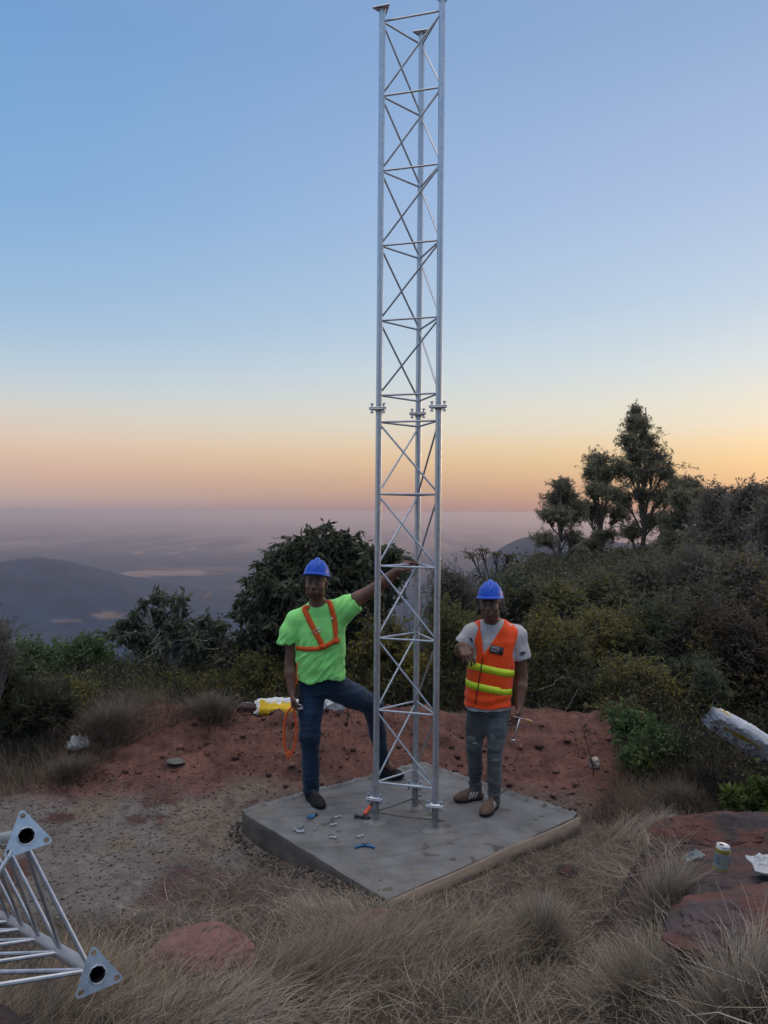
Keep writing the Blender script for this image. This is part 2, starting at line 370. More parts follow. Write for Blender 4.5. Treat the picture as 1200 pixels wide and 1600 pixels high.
# ================================================================== concrete slab
M_CONC = mat('concrete', (.185, .175, .162), attr=True, rough=.9, spec=.25, var=.30, vscale=5, bump=.003, bscale=70)
M_GALV = mat('galvanised_steel', (.52, .55, .60), rough=.42, metal=.75, var=.22, vscale=26, bump=.0006, bscale=90, rvar=.22)
M_GALVN = mat('galvanised_tube', (.56, .60, .65), rough=.38, metal=.8, var=.16, vscale=30, rvar=.2, bump=.0004, bscale=60)
M_GROUTED = mat('cement_stained_steel', (.20, .19, .18), rough=.8, metal=.2, base2=(.29, .28, .265), vscale=18, bump=.001, bscale=60)
M_RUST = mat('old_rebar', (.11, .09, .08), rough=.85, base2=(.17, .15, .135), vscale=30)
def build_slab():
    n = 260
    u, v = np.meshgrid(np.linspace(0, 1, n), np.linspace(0, 1, n), indexing='ij')
    A, B, Cc, D = [c[:2] for c in SC]
    P = ((1-u)*(1-v))[..., None]*A + (u*(1-v))[..., None]*B + (u*v)[..., None]*Cc + ((1-u)*v)[..., None]*D   # u: left->near, v: left/near -> far/right
    x, y = P[..., 0], P[..., 1]
    z = .004*fbm(x*3, y*3, seed=101) + .0012*fbm(x*30, y*30, o=3, seed=102) + .0015*noise(x*2+y*9, y*2-x*3, seed=103)
    e = np.minimum(np.minimum(u*1.62, (1-u)*1.62), np.minimum(v*1.8, (1-v)*1.8))
    # crumbly raised lip on the two far sides (left-far u=0, far-right v=1) 
    lf = np.minimum(u*1.62, (1-v)*1.8)
    lip = sst(.055, .02, lf + .012*noise(x*16, y*16, seed=104))
    z = z + lip*(.014 + .016*np.abs(noise(x*24, y*24, seed=105)) + .008*noise(x*70, y*70, seed=106))
    z = z - .006*sst(.014, 0, np.minimum(v*1.8, (1-u)*1.62)+.008*noise(x*9, y*9, seed=107))
    top = np.stack([x, y, z], -1)
    k = .85 + .10*fbm(x*1.5, y*1.5, seed=110)
    col = np.array([.97, .985, .99])[None, None]*np.ones(x.shape+(1,))*.20
    st = sst(.2, .5, fbm(x*2.0+4, y*2.0, seed=111)); col = col*(1-.16*st[..., None])
    brown = np.array([.17, .125, .09]); kk = (sst(.30, .55, fbm(x*3.2, y*3.2, seed=112))*.45*sst(.9, .1, v))[..., None]; col = col*(1-kk)+brown*kk
    tr_ = np.abs(noise(x*1.2+y*.6, y*26-x*9+3*noise(x*1.5, y*1.5, seed=130), seed=131)); col = col*(1-.16*sst(.55, .8, tr_)*sst(-.2, .3, noise(x*2, y*2, seed=132)))[..., None]
    for fx, fy, fa in ((-.35, 5.75, .5), (-.05, 5.1, 1.2), (.25, 4.95, .7), (.75, 5.25, 2.3), (.95, 5.6, 2.0), (-.5, 5.35, .2), (.62, 5.75, 2.6), (.15, 6.1, 1.4)):
        ca, sa = math.cos(fa), math.sin(fa); a_ = ((x-fx)*ca+(y-fy)*sa)/.15; b_ = (-(x-fx)*sa+(y-fy)*ca)/.052
        k_ = (sst(1.1, .8, np.hypot(a_, b_))*(.35+.35*np.sign(np.sin(a_*22)))*np.clip(.5+noise(x*20, y*20, seed=133), 0, 1))[..., None]*.28; col = col*(1-k_)+np.array([.13, .085, .062])*k_
    dots = (sst(.62, .7, noise(x*17, y*17, seed=113))*sst(.1, .4, noise(x*2.4, y*2.4, seed=114)))[..., None]*.7; col = col*(1-dots)+np.array([.09, .07, .055])*dots
    col = col*(1+.10*lip[..., None]) * k[..., None]
    i = np.arange(n*n).reshape(n, n)
    F = [np.stack([i[:-1, :-1], i[1:, :-1], i[1:, 1:], i[:-1, 1:]], -1).reshape(-1, 4)]
    V = [top.reshape(-1, 3)]; CC = [col.reshape(-1, 3)]; off = n*n
    ring = np.concatenate([i[:-1, 0], i[-1, :-1], i[::-1, -1][:-1], i[0, ::-1][:-1]])
    tp = top.reshape(-1, 3)[ring]; c = tp[:, :2].mean(0); nr = tp[:, :2]-c; nr /= np.linalg.norm(nr, axis=1)[:, None]
    m = len(ring); V.append(tp.copy()); CC.append(np.tile([.17, .155, .14], (m, 1))); prev = off+np.arange(m); off += m
    for s in range(1, 9):
        zz = -.32*s/8
        q = tp.copy(); q[:, 2] = tp[:, 2]*(1-s/8)+zz
        b = .010*fbm(q[:, 0]*9+q[:, 1]*7, q[:, 2]*30, o=3, seed=120) + .012*fbm(q[:, 0]*3, q[:, 1]*3, q[:, 2]*9, seed=121)
        q[:, :2] += nr*(b*min(1, s/1.5))[:, None]
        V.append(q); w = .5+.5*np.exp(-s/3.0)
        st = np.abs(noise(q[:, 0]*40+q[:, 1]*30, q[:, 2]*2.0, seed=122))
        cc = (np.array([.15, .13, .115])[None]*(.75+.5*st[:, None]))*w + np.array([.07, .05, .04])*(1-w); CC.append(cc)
        cur = off+np.arange(m); off += m
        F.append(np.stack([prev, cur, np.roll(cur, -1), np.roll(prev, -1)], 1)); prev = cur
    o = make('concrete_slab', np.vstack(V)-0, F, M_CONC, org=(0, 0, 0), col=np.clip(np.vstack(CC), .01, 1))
    tag(o, 'grey concrete foundation slab with crumbly rim under the lattice tower', 'concrete slab')
build_slab()
def board(a, b, w, h, top, name, label, t0=0, mtl=None):
    a = np.array([a[0], a[1]]); b = np.array([b[0], b[1]]); e = (b-a)/np.linalg.norm(b-a); nn = np.array([e[1], -e[0]])
    if nn@(-SC[3][:2]+SC[1][:2]) < 0: nn = -nn
    k = 60; t = np.linspace(0, 1, k); m = MB(); V = []
    for s in t:
        c = a+(b-a)*s + nn*.003*math.sin(s*9)
        zt = top + .004*math.sin(s*13) - .012*max(0, .4-s)
        V += [[*(c+nn*.006), zt-h], [*(c+nn*w), zt-h], [*(c+nn*w), zt], [*(c+nn*.006), zt]]
    i = np.arange(k-1)[:, None]*4
    F = [np.concatenate([np.stack([i[:, 0]+q, i[:, 0]+(q+1) % 4, i[:, 0]+4+(q+1) % 4, i[:, 0]+4+q], 1) for q in range(4)]), np.array([[3, 2, 1, 0]]), np.array([[0, 1, 2, 3]])+4*(k-1)]
    o = make(name, V, F, mtl, org=(a[0], a[1], top), smooth=False)
    tag(o, label, 'formwork board'); return o
M_WOOD = mat('weathered_plank', (.30, .225, .165), rough=.85, base2=(.19, .15, .115), vscale=7, var=.2, bump=.002, bscale=30, stretch=(1, 1, 6))
board(SC[1], SC[2], .030, .13, -.004, 'formwork_board', 'pale timber board along the near right edge of the concrete slab', mtl=M_WOOD)

# ================================================================== lattice tower
def flange_poly(c, r, ang, zc, n=3, cut=.30):
    """triangular plate with clipped corners"""
    pts = []
    for k in range(n):
        a = ang+2*PI*k/n; a0 = ang+2*PI*(k-1)/n; a2 = ang+2*PI*(k+1)/n
        p = np.array([math.cos(a), math.sin(a)])*r; p0 = np.array([math.cos(a0), math.sin(a0)])*r; p2 = np.array([math.cos(a2), math.sin(a2)])*r
        for w in (cut, cut*.35): pts.append(p+(p0-p)*w*.45)
        for w in (cut*.35, cut): pts.append(p+(p2-p)*w*.45)
    return [(c[0]+p[0], c[1]+p[1], zc) for p in pts]
def bolt_mb(c, ax, L=.05, r=.007, head=.0125, nut=True):
    ax = unit(ax); m = MB(); c = np.array(c, float)
    m.tube([c-ax*L*.5, c+ax*L*.5], r, 8)
    m.tube([c+ax*L*.5, c+ax*(L*.5+.010)], head, 6)
    if nut: m.tube([c-ax*L*.30, c-ax*(L*.30+.011)], head, 6)
    return m
TL = np.array([-.042, 5.525, 0]); TR = np.array([.378, 5.400, 0]); TF = np.array([.254, 5.800, 0])
TC = (TL+TR+TF)/3
LEG_R, BR_R = .0228, .0072
tower = empty('lattice_tower', tuple(TC), 'galvanised steel three legged lattice tower bolted to the concrete slab', 'lattice tower')
def brace(parent, a, b, org, r=BR_R, name='brace', mt=None, flat=True):
    a = np.array(a, float); b = np.array(b, float); d = unit(b-a)
    p = [a+d*LEG_R*.7, a+d*(LEG_R*.7+.03), b-d*(LEG_R*.7+.03), b-d*LEG_R*.7]
    m = MB(); m.tube(p, [r*.85, r, r, r*.85], 8); return autosmooth(m.build(name, mt or M_GALV, parent, org))
def up(p, z): return np.array([p[0], p[1], z])
def section(parent, org, z0, z1, zn, pattern, xf=lambda p: np.asarray(p, float), mt=None, legs=(TL, TR, TF), flanges=(True, True), bolts=(True, False)):
    """one tower section: three legs with flanges, horizontals at zn and one diagonal per face and bay"""
    for q in legs:
        m = MB(); m.tube([xf(up(q, z0)), xf(up(q, (z0+z1)/2)), xf(up(q, z1))], LEG_R, 20); autosmooth(m.build('leg', mt or M_GALVN, parent, org))
    pairs = [(0, 1), (0, 2), (1, 2)]
    for z in zn:
        for a, b in pairs: brace(parent, xf(up(legs[a], z)), xf(up(legs[b], z)), org, mt=mt)
    for k in range(len(zn)-1):
        lo, hi = zn[k]+.008, zn[k+1]-.008
        for (a, b), pt in zip(pairs, pattern):
            if pt: brace(parent, xf(up(legs[a], hi)), xf(up(legs[b], lo)), org, name='diagonal_brace', mt=mt)
            else: brace(parent, xf(up(legs[a], lo)), xf(up(legs[b], hi)), org, name='diagonal_brace', mt=mt)
def flange(parent, org, q, zc, th=.010, r=.078, bolts=True, rot=0.0, pair=True):
    ang = math.atan2(q[1]-TC[1], q[0]-TC[0])+rot
    m = MB()
    m.prism(flange_poly(q, r, ang, zc-th if pair else zc-th), (0, 0, 1), th*.96)
    if pair: m.prism(flange_poly(q, r, ang, zc+.0004), (0, 0, 1), th*.96)
    m.tube([(q[0], q[1], zc-.024), (q[0], q[1], zc-th)], [LEG_R+.001, LEG_R+.006], 16)
    f = m.build('flange', M_GALVN, parent, org)
    if bolts:
        for k in range(3):
            a = ang+2*PI*k/3; c = (q[0]+math.cos(a)*r*.66, q[1]+math.sin(a)*r*.66, zc-.004)
            autosmooth(bolt_mb(c, (0, 0, 1), .062, .0065, .0125).build('bolt', M_GALV, f, (0, 0, 0)))
            # bolts are written relative to the tower: their parent keeps the tower's origin
    return f
def flange_at(q, zc, **k):
    f = flange(tower, tuple(TC), q, zc, **k)
    for b in f.children:
        b.data.transform(Matrix.Translation(Vector((-TC[0], -TC[1], -TC[2]))))
ZN1 = np.linspace(.285, 2.870, 6); ZN2 = np.linspace(3.062, 5.748, 6)
section(tower, tuple(TC), .175, 2.965, ZN1, (1, 0, 1))
section(tower, tuple(TC), 2.966, 5.838, ZN2, (0, 1, 0))
for q in (TL, TR, TF):
    flange_at(q, .172, rot=0); flange_at(q, 2.966)
    flange_at(q, 5.843, bolts=False, pair=False)
    m = MB(); m.tube([up(q, -.05), up(q, .06), up(q, .150)], [LEG_R+.002, LEG_R+.001, LEG_R], 16); autosmooth(m.build('anchor_tube', M_GROUTED, tower, tuple(TC)))
    m = MB()
    rad = np.array([.10, .055, .032, .024])*1.0; zz = [-.004, .004, .010, .020]
    th = np.linspace(0, 2*PI, 28, endpoint=False); V = []
    for r_, z_ in zip(rad, zz): V += [[q[0]+math.cos(t)*r_*(1+.2*math.sin(3*t+q[0]*9)), q[1]+math.sin(t)*r_*(1+.2*math.cos(2*t)), z_] for t in th]
    i = np.arange(len(th)); j = (i+1) % len(th)
    make('cement_collar', V, np.vstack([np.stack([i+28*k, j+28*k, j+28*(k+1), i+28*(k+1)], 1) for k in range(3)]), M_GROUTED, tower, tuple(TC))
for a, b, z in ((TL, TR, .068), (TL, TF, .075), (TR, TF, .082)):
    d = unit(b-a); m = MB(); m.tube([up(a-d*.04, z), up((a+b)/2, z-.006), up(b+d*.07, z)], .0058, 8); autosmooth(m.build('rebar_tie', M_RUST, tower, tuple(TC)))

# ------------------------------------------------------------------ the section lying in the left foreground
P_R = at(151, 1522, 2.20); P_T = at(25, 1288, 2.30)
ax = unit([-.50, .80, -.36])
s1 = P_T-P_R
s1 = s1 - ax*(s1@ax); side = np.linalg.norm(s1); s1 = unit(s1)
s2 = np.cross(ax, s1)
P_L = P_R + .44*(math.cos(PI/3)*s1 + math.sin(PI/3)*s2*1)
if P_L[0] > P_R[0]: P_L = P_R + .44*(math.cos(PI/3)*s1 - math.sin(PI/3)*s2); s2 = -s2
P_T = P_R + s1*.44
LC = (P_R+P_T+P_L)/3
frame_s = empty('tower_section', tuple(P_R+ax*2.7), 'loose galvanised tower section lying with its open end at the left foreground', 'tower section')
ORG2 = tuple(P_R+ax*2.7)
loc = [P_R, P_T, P_L]
def xf2(p):   # local (x,y,z along axis) -> world; legs are passed as their world base minus axis*z
    return np.array([p[0], p[1], 0])+0
def sect2():
    for q in loc:
        m = MB(); m.tube([q, q+ax*1.4, q+ax*2.79], LEG_R, 24, caps=False); autosmooth(m.build('leg', M_GALVN, frame_s, ORG2))
    zn = np.linspace(.085, 2.70, 6)
    for z in zn:
        for a, b in ((0, 1), (0, 2), (1, 2)): brace(frame_s, loc[a]+ax*z, loc[b]+ax*z, ORG2)
    for k in range(5):
        lo, hi = zn[k]+.01, zn[k+1]-.01
        for a, b in ((1, 0), (0, 2), (2, 1)): brace(frame_s, loc[a]+ax*lo, loc[b]+ax*hi, ORG2, name='diagonal_brace')
M_HOLE = mat('tube_inside', (.03, .03, .035), rough=.9)
def plate_with_holes(c, e1, e2, n, R, th, rot=PI/2, hr=.0085, hole=.0215, dx=0):
    """clipped triangular plate with a tube hole in its middle and three bolt holes, built as radial strips between outline and holes"""
    # outline polyline
    out = []
    for k in range(3):
        a = rot+2*PI*k/3; p = np.array([math.cos(a), math.sin(a)])*R
        p0 = np.array([math.cos(a-2*PI/3), math.sin(a-2*PI/3)])*R; p2 = np.array([math.cos(a+2*PI/3), math.sin(a+2*PI/3)])*R
        cc = p*.84; out += [p+(p0-p)*.10, p*.925+(p0-p)*.03, p*.925+(p2-p)*.03, p+(p2-p)*.10]
    import bmesh
    bm = bmesh.new()
    def loop(pts):
        vs = [bm.verts.new((p[0], p[1], 0)) for p in pts]
        return [bm.edges.new((vs[i], vs[(i+1) % len(vs)])) for i in range(len(vs))]
    E = loop(out); t = np.linspace(0, 2*PI, 24, endpoint=False)
    jag = lambda a: hole*(1+.04*math.sin(7*a)+.03*math.sin(11*a))
    E += loop([(math.cos(a)*jag(a), math.sin(a)*jag(a)) for a in t])
    for k in range(3):
        a = rot+2*PI*k/3; c0 = np.array([math.cos(a), math.sin(a)])*R*.70
        E += loop([c0+hr*np.array([math.cos(b), math.sin(b)]) for b in t[::2]])
    bmesh.ops.triangle_fill(bm, use_beauty=True, use_dissolve=False, edges=E)
    bmesh.ops.recalc_face_normals(bm, faces=bm.faces)
    g = bmesh.ops.extrude_face_region(bm, geom=list(bm.faces))
    bmesh.ops.translate(bm, vec=(0, 0, th), verts=[v for v in g['geom'] if isinstance(v, bmesh.types.BMVert)])
    bmesh.ops.recalc_face_normals(bm, faces=bm.faces)
    me = bpy.data.meshes.new('flange'); Mx = Matrix(((e1[0], e2[0], n[0], c[0]), (e1[1], e2[1], n[1], c[1]), (e1[2], e2[2], n[2], c[2]), (0, 0, 0, 1)))
    bm.transform(Mx); bm.to_mesh(me); bm.free(); return me
sect2()
for q, tw in zip(loc, (0.0, .03, 0)):
    o = LC; e2 = unit(s1 - ax*(s1@ax)); e1 = unit(np.cross(e2, -ax))
    # in the photo both plates point up: build each with one corner up in the image
    upv = unit(np.array([0, 0, 1.0]) - ax*ax[2]); rt = unit(np.cross(upv, -ax)); rt = rt if rt[0] > 0 else -rt
    me = plate_with_holes(q-ax*.012-np.array(ORG2), rt, upv, ax, .082, .010, rot=PI/2+.10+tw)
    me.materials.append(M_GALVN); f = bpy.data.objects.new('flange', me); COL.objects.link(f); f.parent = frame_s
    m = MB(); m.tube([q-ax*.001, q+ax*.2], .0185, 20, caps=False); m.build('tube_bore', M_HOLE, f, ORG2, smooth=True)
    w = MB(); tt = np.linspace(0, 2*PI, 25); rr_ = .0235+.0016*np.sin(tt*9)
    w.tube([q-ax*.013+rt*math.cos(a)*r_+upv*math.sin(a)*r_ for a, r_ in zip(tt, rr_)], .0017, 6, caps=False); w.build('weld_bead', M_GALV, f, ORG2, smooth=True)
# a boulder out of frame at the left carries the raised end
# ================================================================== plants
M_BARK = mat('bark', (.10, .085, .07), attr=True, rough=.9, spec=.2, var=.3, vscale=12)
M_LEAF = mat('leaf', (.06, .07, .04), attr=True, rough=.6, spec=.35, transl=.45)
M_GRASS = mat('dry_grass', (.2, .15, .1), attr=True, rough=.75, spec=.25, transl=.2)
def rsph(rng, n):
    v = rng.normal(size=(n, 3)); return v/np.linalg.norm(v, axis=1)[:, None]
def leaves(pos, d, L, Wd, rng, droop=.3, fold=.12):
    """diamond leaves: pos (n,3), direction d (n,3)"""
    n = len(pos); d = d + np.array([0, 0, -droop]); d /= np.linalg.norm(d, axis=1)[:, None]
    s = np.cross(d, rsph(rng, n)); s /= np.linalg.norm(s, axis=1)[:, None]+1e-9
    u = np.cross(s, d)
    L = np.broadcast_to(L, (n,))[:, None]; Wd = np.broadcast_to(Wd, (n,))[:, None]
    v = np.stack([pos, pos+d*L*.45+s*Wd*.5+u*Wd*fold, pos+d*L-u*L*.06, pos+d*L*.45-s*Wd*.5+u*Wd*fold], 1)
    return v.reshape(-1, 3), np.arange(4*n).reshape(n, 4)
def bez(a, m, b, k):
    t = np.linspace(0, 1, k)[None, :, None]
    return (1-t)**2*a[:, None]+2*t*(1-t)*m[:, None]+t*t*b[:, None]
def plant(name, label, cat, base, blobs, rng, twigs=60, per=12, L=.05, Wd=.018, droop=.3, lcol=((.045, .055, .03), (.07, .075, .035)), bcol=(.09, .075, .06),
          trunk=.03, twr=.004, bushy=True, tips=False, group=None, spread=.8, dead=0.0, fill=.55, limb_r=.35, bare=0.0, yellow=None, yk=.0, star=False, trunks=1, fine=2):
    """blobs: list of (x, y, z, rx, ry, rz) foliage masses in world space; limbs run from the trunk to each mass, twigs fill it, leaves sit on the twigs"""
    base = np.array(base, float); root = empty(name, tuple(base), label, cat, group)
    wood = MB(); LV = []; LF = []; LC = []; nl = 0
    bl = np.array(blobs, float); cen = bl[:, :3].mean(0)
    zc = bl[:, 2].max()
    top = np.array([cen[0], cen[1], zc])
    bases = [base+np.array([rng.uniform(-1, 1), rng.uniform(-1, 1), 0])*trunk*5*(trunks > 1) for _ in range(trunks)]
    if not bushy:
        for b0 in bases:
            t = np.linspace(0, 1, 9)[:, None]; pts = b0*(1-t)+top*t; pts[1:-1] += rng.normal(size=(7, 3))*[1, 1, 0]*trunk*.7
            wood.tube(pts, trunk*(1-.85*t[:, 0]), 8, bcol, caps=False)
    for q in bl:
        c, r = q[:3], q[3:]
        vol = r[0]*r[1]*r[2]; nt = max(6, int(twigs)) if np.mean(r) > .13 or not star else 5
        if bushy: s0 = bases[rng.integers(len(bases))].copy(); s0[2] -= .03; r0 = trunk*limb_r*1.6
        else:
            zt = base[2]+(c[2]-base[2])*rng.uniform(.45, .75); k = (zt-base[2])/max(.01, top[2]-base[2]); s0 = base*(1-k)+top*k; r0 = trunk*(1-.85*k)*.55
        mid = (s0+c)/2 + rng.normal(size=3)*np.linalg.norm(c-s0)*.10
        if bushy: mid = mid*.5+np.array([s0[0]*.5+c[0]*.5, s0[1]*.5+c[1]*.5, s0[2]*.4+c[2]*.6])*.5
        P = bez(s0[None], mid[None], c[None], 7)[0]; wood.tube(P, np.linspace(r0, twr*2, 7), 6, bcol, caps=False)
        # secondary branches
        ns = max(4, nt//7); di = rsph(rng, ns); di[:, 2] = di[:, 2]*.8+.15
        st = P[rng.integers(3, 7, ns)]; en = c+di*r*rng.uniform(.45, .75, (ns, 1)); mi = (st+en)/2+rng.normal(size=(ns, 3))*r*.12
        B = bez(st, mi, en, 5); v, f = tubes(B, np.tile(np.linspace(twr*2.2, twr, 5), (ns, 1)), 4); wood.add(v, f, bcol)
        # twigs
        pk = rng.integers(0, ns, nt); ti = B[pk, rng.integers(1, 5, nt)]
        dd = rsph(rng, nt); lump = 1+.38*noise(dd[:, 0]*2.4+c[0]*5, dd[:, 1]*2.4+c[1]*5, dd[:, 2]*2.4+c[2], seed=7)
        te = c+dd*r*lump[:, None]*(rng.uniform(fill, 1.05, (nt, 1))+(rng.random((nt, 1)) < .13)*rng.uniform(.1, .5, (nt, 1)))
        dist = np.linalg.norm(te-ti, axis=1)
        tm = (ti+te)/2+rng.normal(size=(nt, 3))*dist[:, None]*.16
        T = bez(ti, tm, te, 5); v, f = tubes(T, np.tile(np.linspace(twr, twr*.45, 5), (nt, 1)), 3); wood.add(v, f, np.array(bcol)*1.15)
        if fine:   # fine side twigs
            nn = nt*fine; k = rng.integers(0, nt, nn); a = T[k, rng.integers(2, 5, nn)]; b = a+(rsph(rng, nn)+[0, 0, .25])*np.mean(r)*.28
            v, f = tubes(np.stack([a, (a+b)/2+rng.normal(size=(nn, 3))*.01, b], 1), np.tile([twr*.6, twr*.5, twr*.3], (nn, 1)), 3); wood.add(v, f, np.array(bcol)*1.15)
            allT = np.concatenate([T, np.stack([a, a*.75+b*.25, (a+b)/2, a*.25+b*.75, b], 1)])
        else: allT = T
        m = len(allT); n = int(m*per)
        k = rng.integers(0, m, n); live = (_h(np.arange(m), np.arange(m)*3+int(c[0]*100), np.zeros(m, int), 3) > bare)[k]
        k = k[live]; n = len(k)
        tt = (np.ones(n) - (rng.random(n)**2)*.10) if tips else 1-.85*rng.random(n)**1.3
        s = tt*4; i0 = np.minimum(s.astype(int), 3); fr = (s-i0)[:, None]
        pos = allT[k, i0]*(1-fr)+allT[k, i0+1]*fr
        ax_ = allT[k, 4]-allT[k, 3]; ax_ /= np.linalg.norm(ax_, axis=1)[:, None]+1e-9
        dv = ax_*(.55 if not star else .35)+rsph(rng, n)*spread
        dv /= np.linalg.norm(dv, axis=1)[:, None]
        pos = pos + rng.normal(size=(n, 3))*L*.15
        v, f = leaves(pos, dv, L*rng.uniform(.45, 1.45, n), Wd*rng.uniform(.6, 1.3, n), rng, droop)
        c0, c1 = np.array(lcol[0]), np.array(lcol[1]); w = rng.random(n)[:, None]
        cl = (.5+.5*noise(pos[:, 0]*4, pos[:, 1]*4, pos[:, 2]*4, seed=13))[:, None]
        cc = c0*(1-w)+c1*w; cc = cc*(.75+.5*cl)
        if yellow is not None:
            yy = (rng.random(n) < yk*2*sst(.35, .75, .5+.5*noise(pos[:, 0]*2.5, pos[:, 1]*2.5, pos[:, 2]*2.5, seed=17)))[:, None]; cc = np.where(yy, np.array(yellow)*(.7+.6*rng.random((n, 1))), cc)
        LV.append(v); LF.append(f+nl); LC.append(np.repeat(cc, 4, 0)); nl += len(v)
    wood.build('branches' if bushy else 'trunk', M_BARK, root, tuple(base), smooth=True)
    if nl: make('foliage' if bushy else 'crown', np.vstack(LV), np.vstack(LF), M_LEAF, root, tuple(base), np.vstack(LC), smooth=False)
    return root
def blob(px, py, y, rpx, rpy, depth=None):
    c = at(px, py, y); s = y/FPX; return (c[0], c[1], c[2], rpx*s, (depth or (rpx+rpy)/2*s), rpy*s)
def gbase(px, y, dz=0): 
    p = at(px, 900, y); return np.array([p[0], y, h1(p[0], y)+dz])
RG = np.random.default_rng(7)
OLIVE = ((0.115, 0.121, 0.046), (0.189, 0.189, 0.070)); DKG = ((0.061, 0.081, 0.049), (0.108, 0.128, 0.070)); GREY = ((0.135, 0.124, 0.095), (0.203, 0.182, 0.142)); GRN = ((0.074, 0.128, 0.051), (0.128, 0.196, 0.074))
EUC = ((.17, .18, .12), (.30, .285, .19)); BRN = ((.085, .055, .035), (.06, .055, .04)); YEL = (.26, .22, .05)

# --- eucalyptus group on the right skyline
def euc(label, px, base_py, top_py, y, masses, lean=0, tr=.16, n=85, per=9):
    b = at(px, base_py, y); b[2] -= 1.5
    bl = [blob(x, yy, y+RG.uniform(-1.2, 1.2), rx*1.22, ry*1.02) for x, yy, rx, ry in masses]
    root = plant('eucalyptus_tree', label, 'tree', b, bl, RG, twigs=n, per=per, L=.17, Wd=.04, droop=.8, lcol=EUC, bcol=(.13, .115, .095), trunk=tr, twr=.018, bushy=False, fill=.25, spread=.9, fine=2, group='eucalyptus trees on the skyline')
    return root
euc('short eucalyptus furthest left, with a separate low clump beside its bare trunk', 879, 900, 742, 42,
    [(878, 757, 18, 14), (866, 778, 22, 16), (890, 775, 20, 20), (857, 802, 18, 14), (880, 806, 20, 16), (903, 800, 16, 22), (851, 843, 24, 17), (843, 874, 18, 14), (868, 880, 20, 15), (896, 838, 14, 14), (905, 862, 14, 12)])
euc('middle height eucalyptus with a narrow rounded top and a thin red-brown stem', 939, 905, 700, 45,
    [(935, 716, 22, 14), (924, 735, 18, 16), (948, 738, 20, 20), (968, 728, 16, 16), (928, 765, 16, 14), (955, 770, 22, 18), (918, 790, 16, 12), (938, 798, 18, 12), (968, 802, 20, 18), (948, 835, 24, 14), (925, 850, 18, 14)])
euc('tallest eucalyptus with a pointed top rising above all the other trees', 1000, 905, 630, 47,
    [(994, 640, 10, 12), (988, 660, 17, 15), (1002, 664, 17, 15), (981, 688, 17, 17), (1010, 690, 22, 20), (994, 708, 20, 16), (1024, 712, 20, 20), (982, 735, 22, 18), (1012, 738, 24, 20), (1040, 735, 18, 22), (1004, 772, 20, 18), (1034, 772, 24, 24), (1055, 758, 16, 20), (975, 780, 16, 18), (1015, 812, 26, 18), (985, 830, 20, 18), (1042, 812, 22, 24)], tr=.2, n=95)
euc('broad dark eucalyptus with a low rounded crown right of the tallest one', 1078, 905, 742, 40,
    [(1078, 757, 17, 14), (1062, 775, 20, 18), (1092, 775, 20, 18), (1075, 800, 28, 22), (1104, 805, 20, 24), (1052, 812, 20, 20), (1080, 835, 30, 22), (1115, 835, 22, 22), (1050, 845, 24, 20)], n=110, per=10)

# --- thicket: shrubs in rows, the far rows first
def shrub(label, blobs_, base_px, y, L=.05, Wd=.02, col=OLIVE, n=60, per=6, name='shrub', cat='shrub', **k):
    return plant(name, label, cat, gbase(base_px, y), [blob(a, b, y+d, c, e) for a, b, c, e, d in blobs_], RG, twigs=n, per=per, L=L, Wd=Wd, lcol=col, **k)
G_SC = 'scrub bushes in the thicket on the right'
far = [(1185, 788, 60, 38, 22, 'grey twiggy scrub tree on the skyline at the right edge of the photo'), (1130, 800, 52, 50, 24, 'grey twiggy scrub tree on the skyline just right of the broad eucalyptus'), (1225, 830, 60, 64, 18, 'grey scrub tree cut by the right edge below the skyline')]
for px, py, rx, ry, y, lb in far:
    shrub(lb, [(px-rx*.5, py+8, rx*.55, ry*.8, .4), (px+rx*.35, py-4, rx*.6, ry*.8, -.3), (px, py+34, rx, ry*.9, 0), (px-rx*.2, py-ry*.45, rx*.5, ry*.5, 0)], px, y, L=.10, Wd=.045, col=GREY, n=150, per=2.6, twr=.010, trunk=.10, bcol=(.20, .18, .16), group=G_SC, fine=3)
mid = [(1010, 905, 75, 48, 17, DKG, 'dark bush below the tallest eucalyptus'), (1090, 898, 70, 60, 15.5, GREY, 'greyish twiggy bush below the broad eucalyptus'), (1160, 905, 62, 62, 13.5, GREY, 'grey leafless-looking bush below the skyline scrub at the right edge'), (930, 925, 62, 42, 15, OLIVE, 'olive bush below the two shorter eucalyptus trees'),
       (865, 935, 55, 34, 14, OLIVE, 'olive bush behind the man in the orange vest, right of his helmet'), (800, 925, 42, 36, 13, DKG, 'dark rounded bush directly behind the orange vested man, left of the skyline trees'), (1215, 960, 50, 60, 11.5, BRN, 'brownish bush cut by the right edge of the photo')]
for px, py, rx, ry, y, c, lb in mid:
    shrub(lb, [(px-rx*.45, py+10, rx*.6, ry*.75, .4), (px+rx*.45, py+6, rx*.6, ry*.75, -.3), (px, py-ry*.2, rx*.7, ry*.75, 0), (px, py+ry*.6, rx*.95, ry*.7, -.2)], px, y, L=.062, Wd=.028, col=c, n=150, per=5, twr=.008, trunk=.06, yellow=YEL, yk=.12, bcol=(.17, .15, .13), group=G_SC)
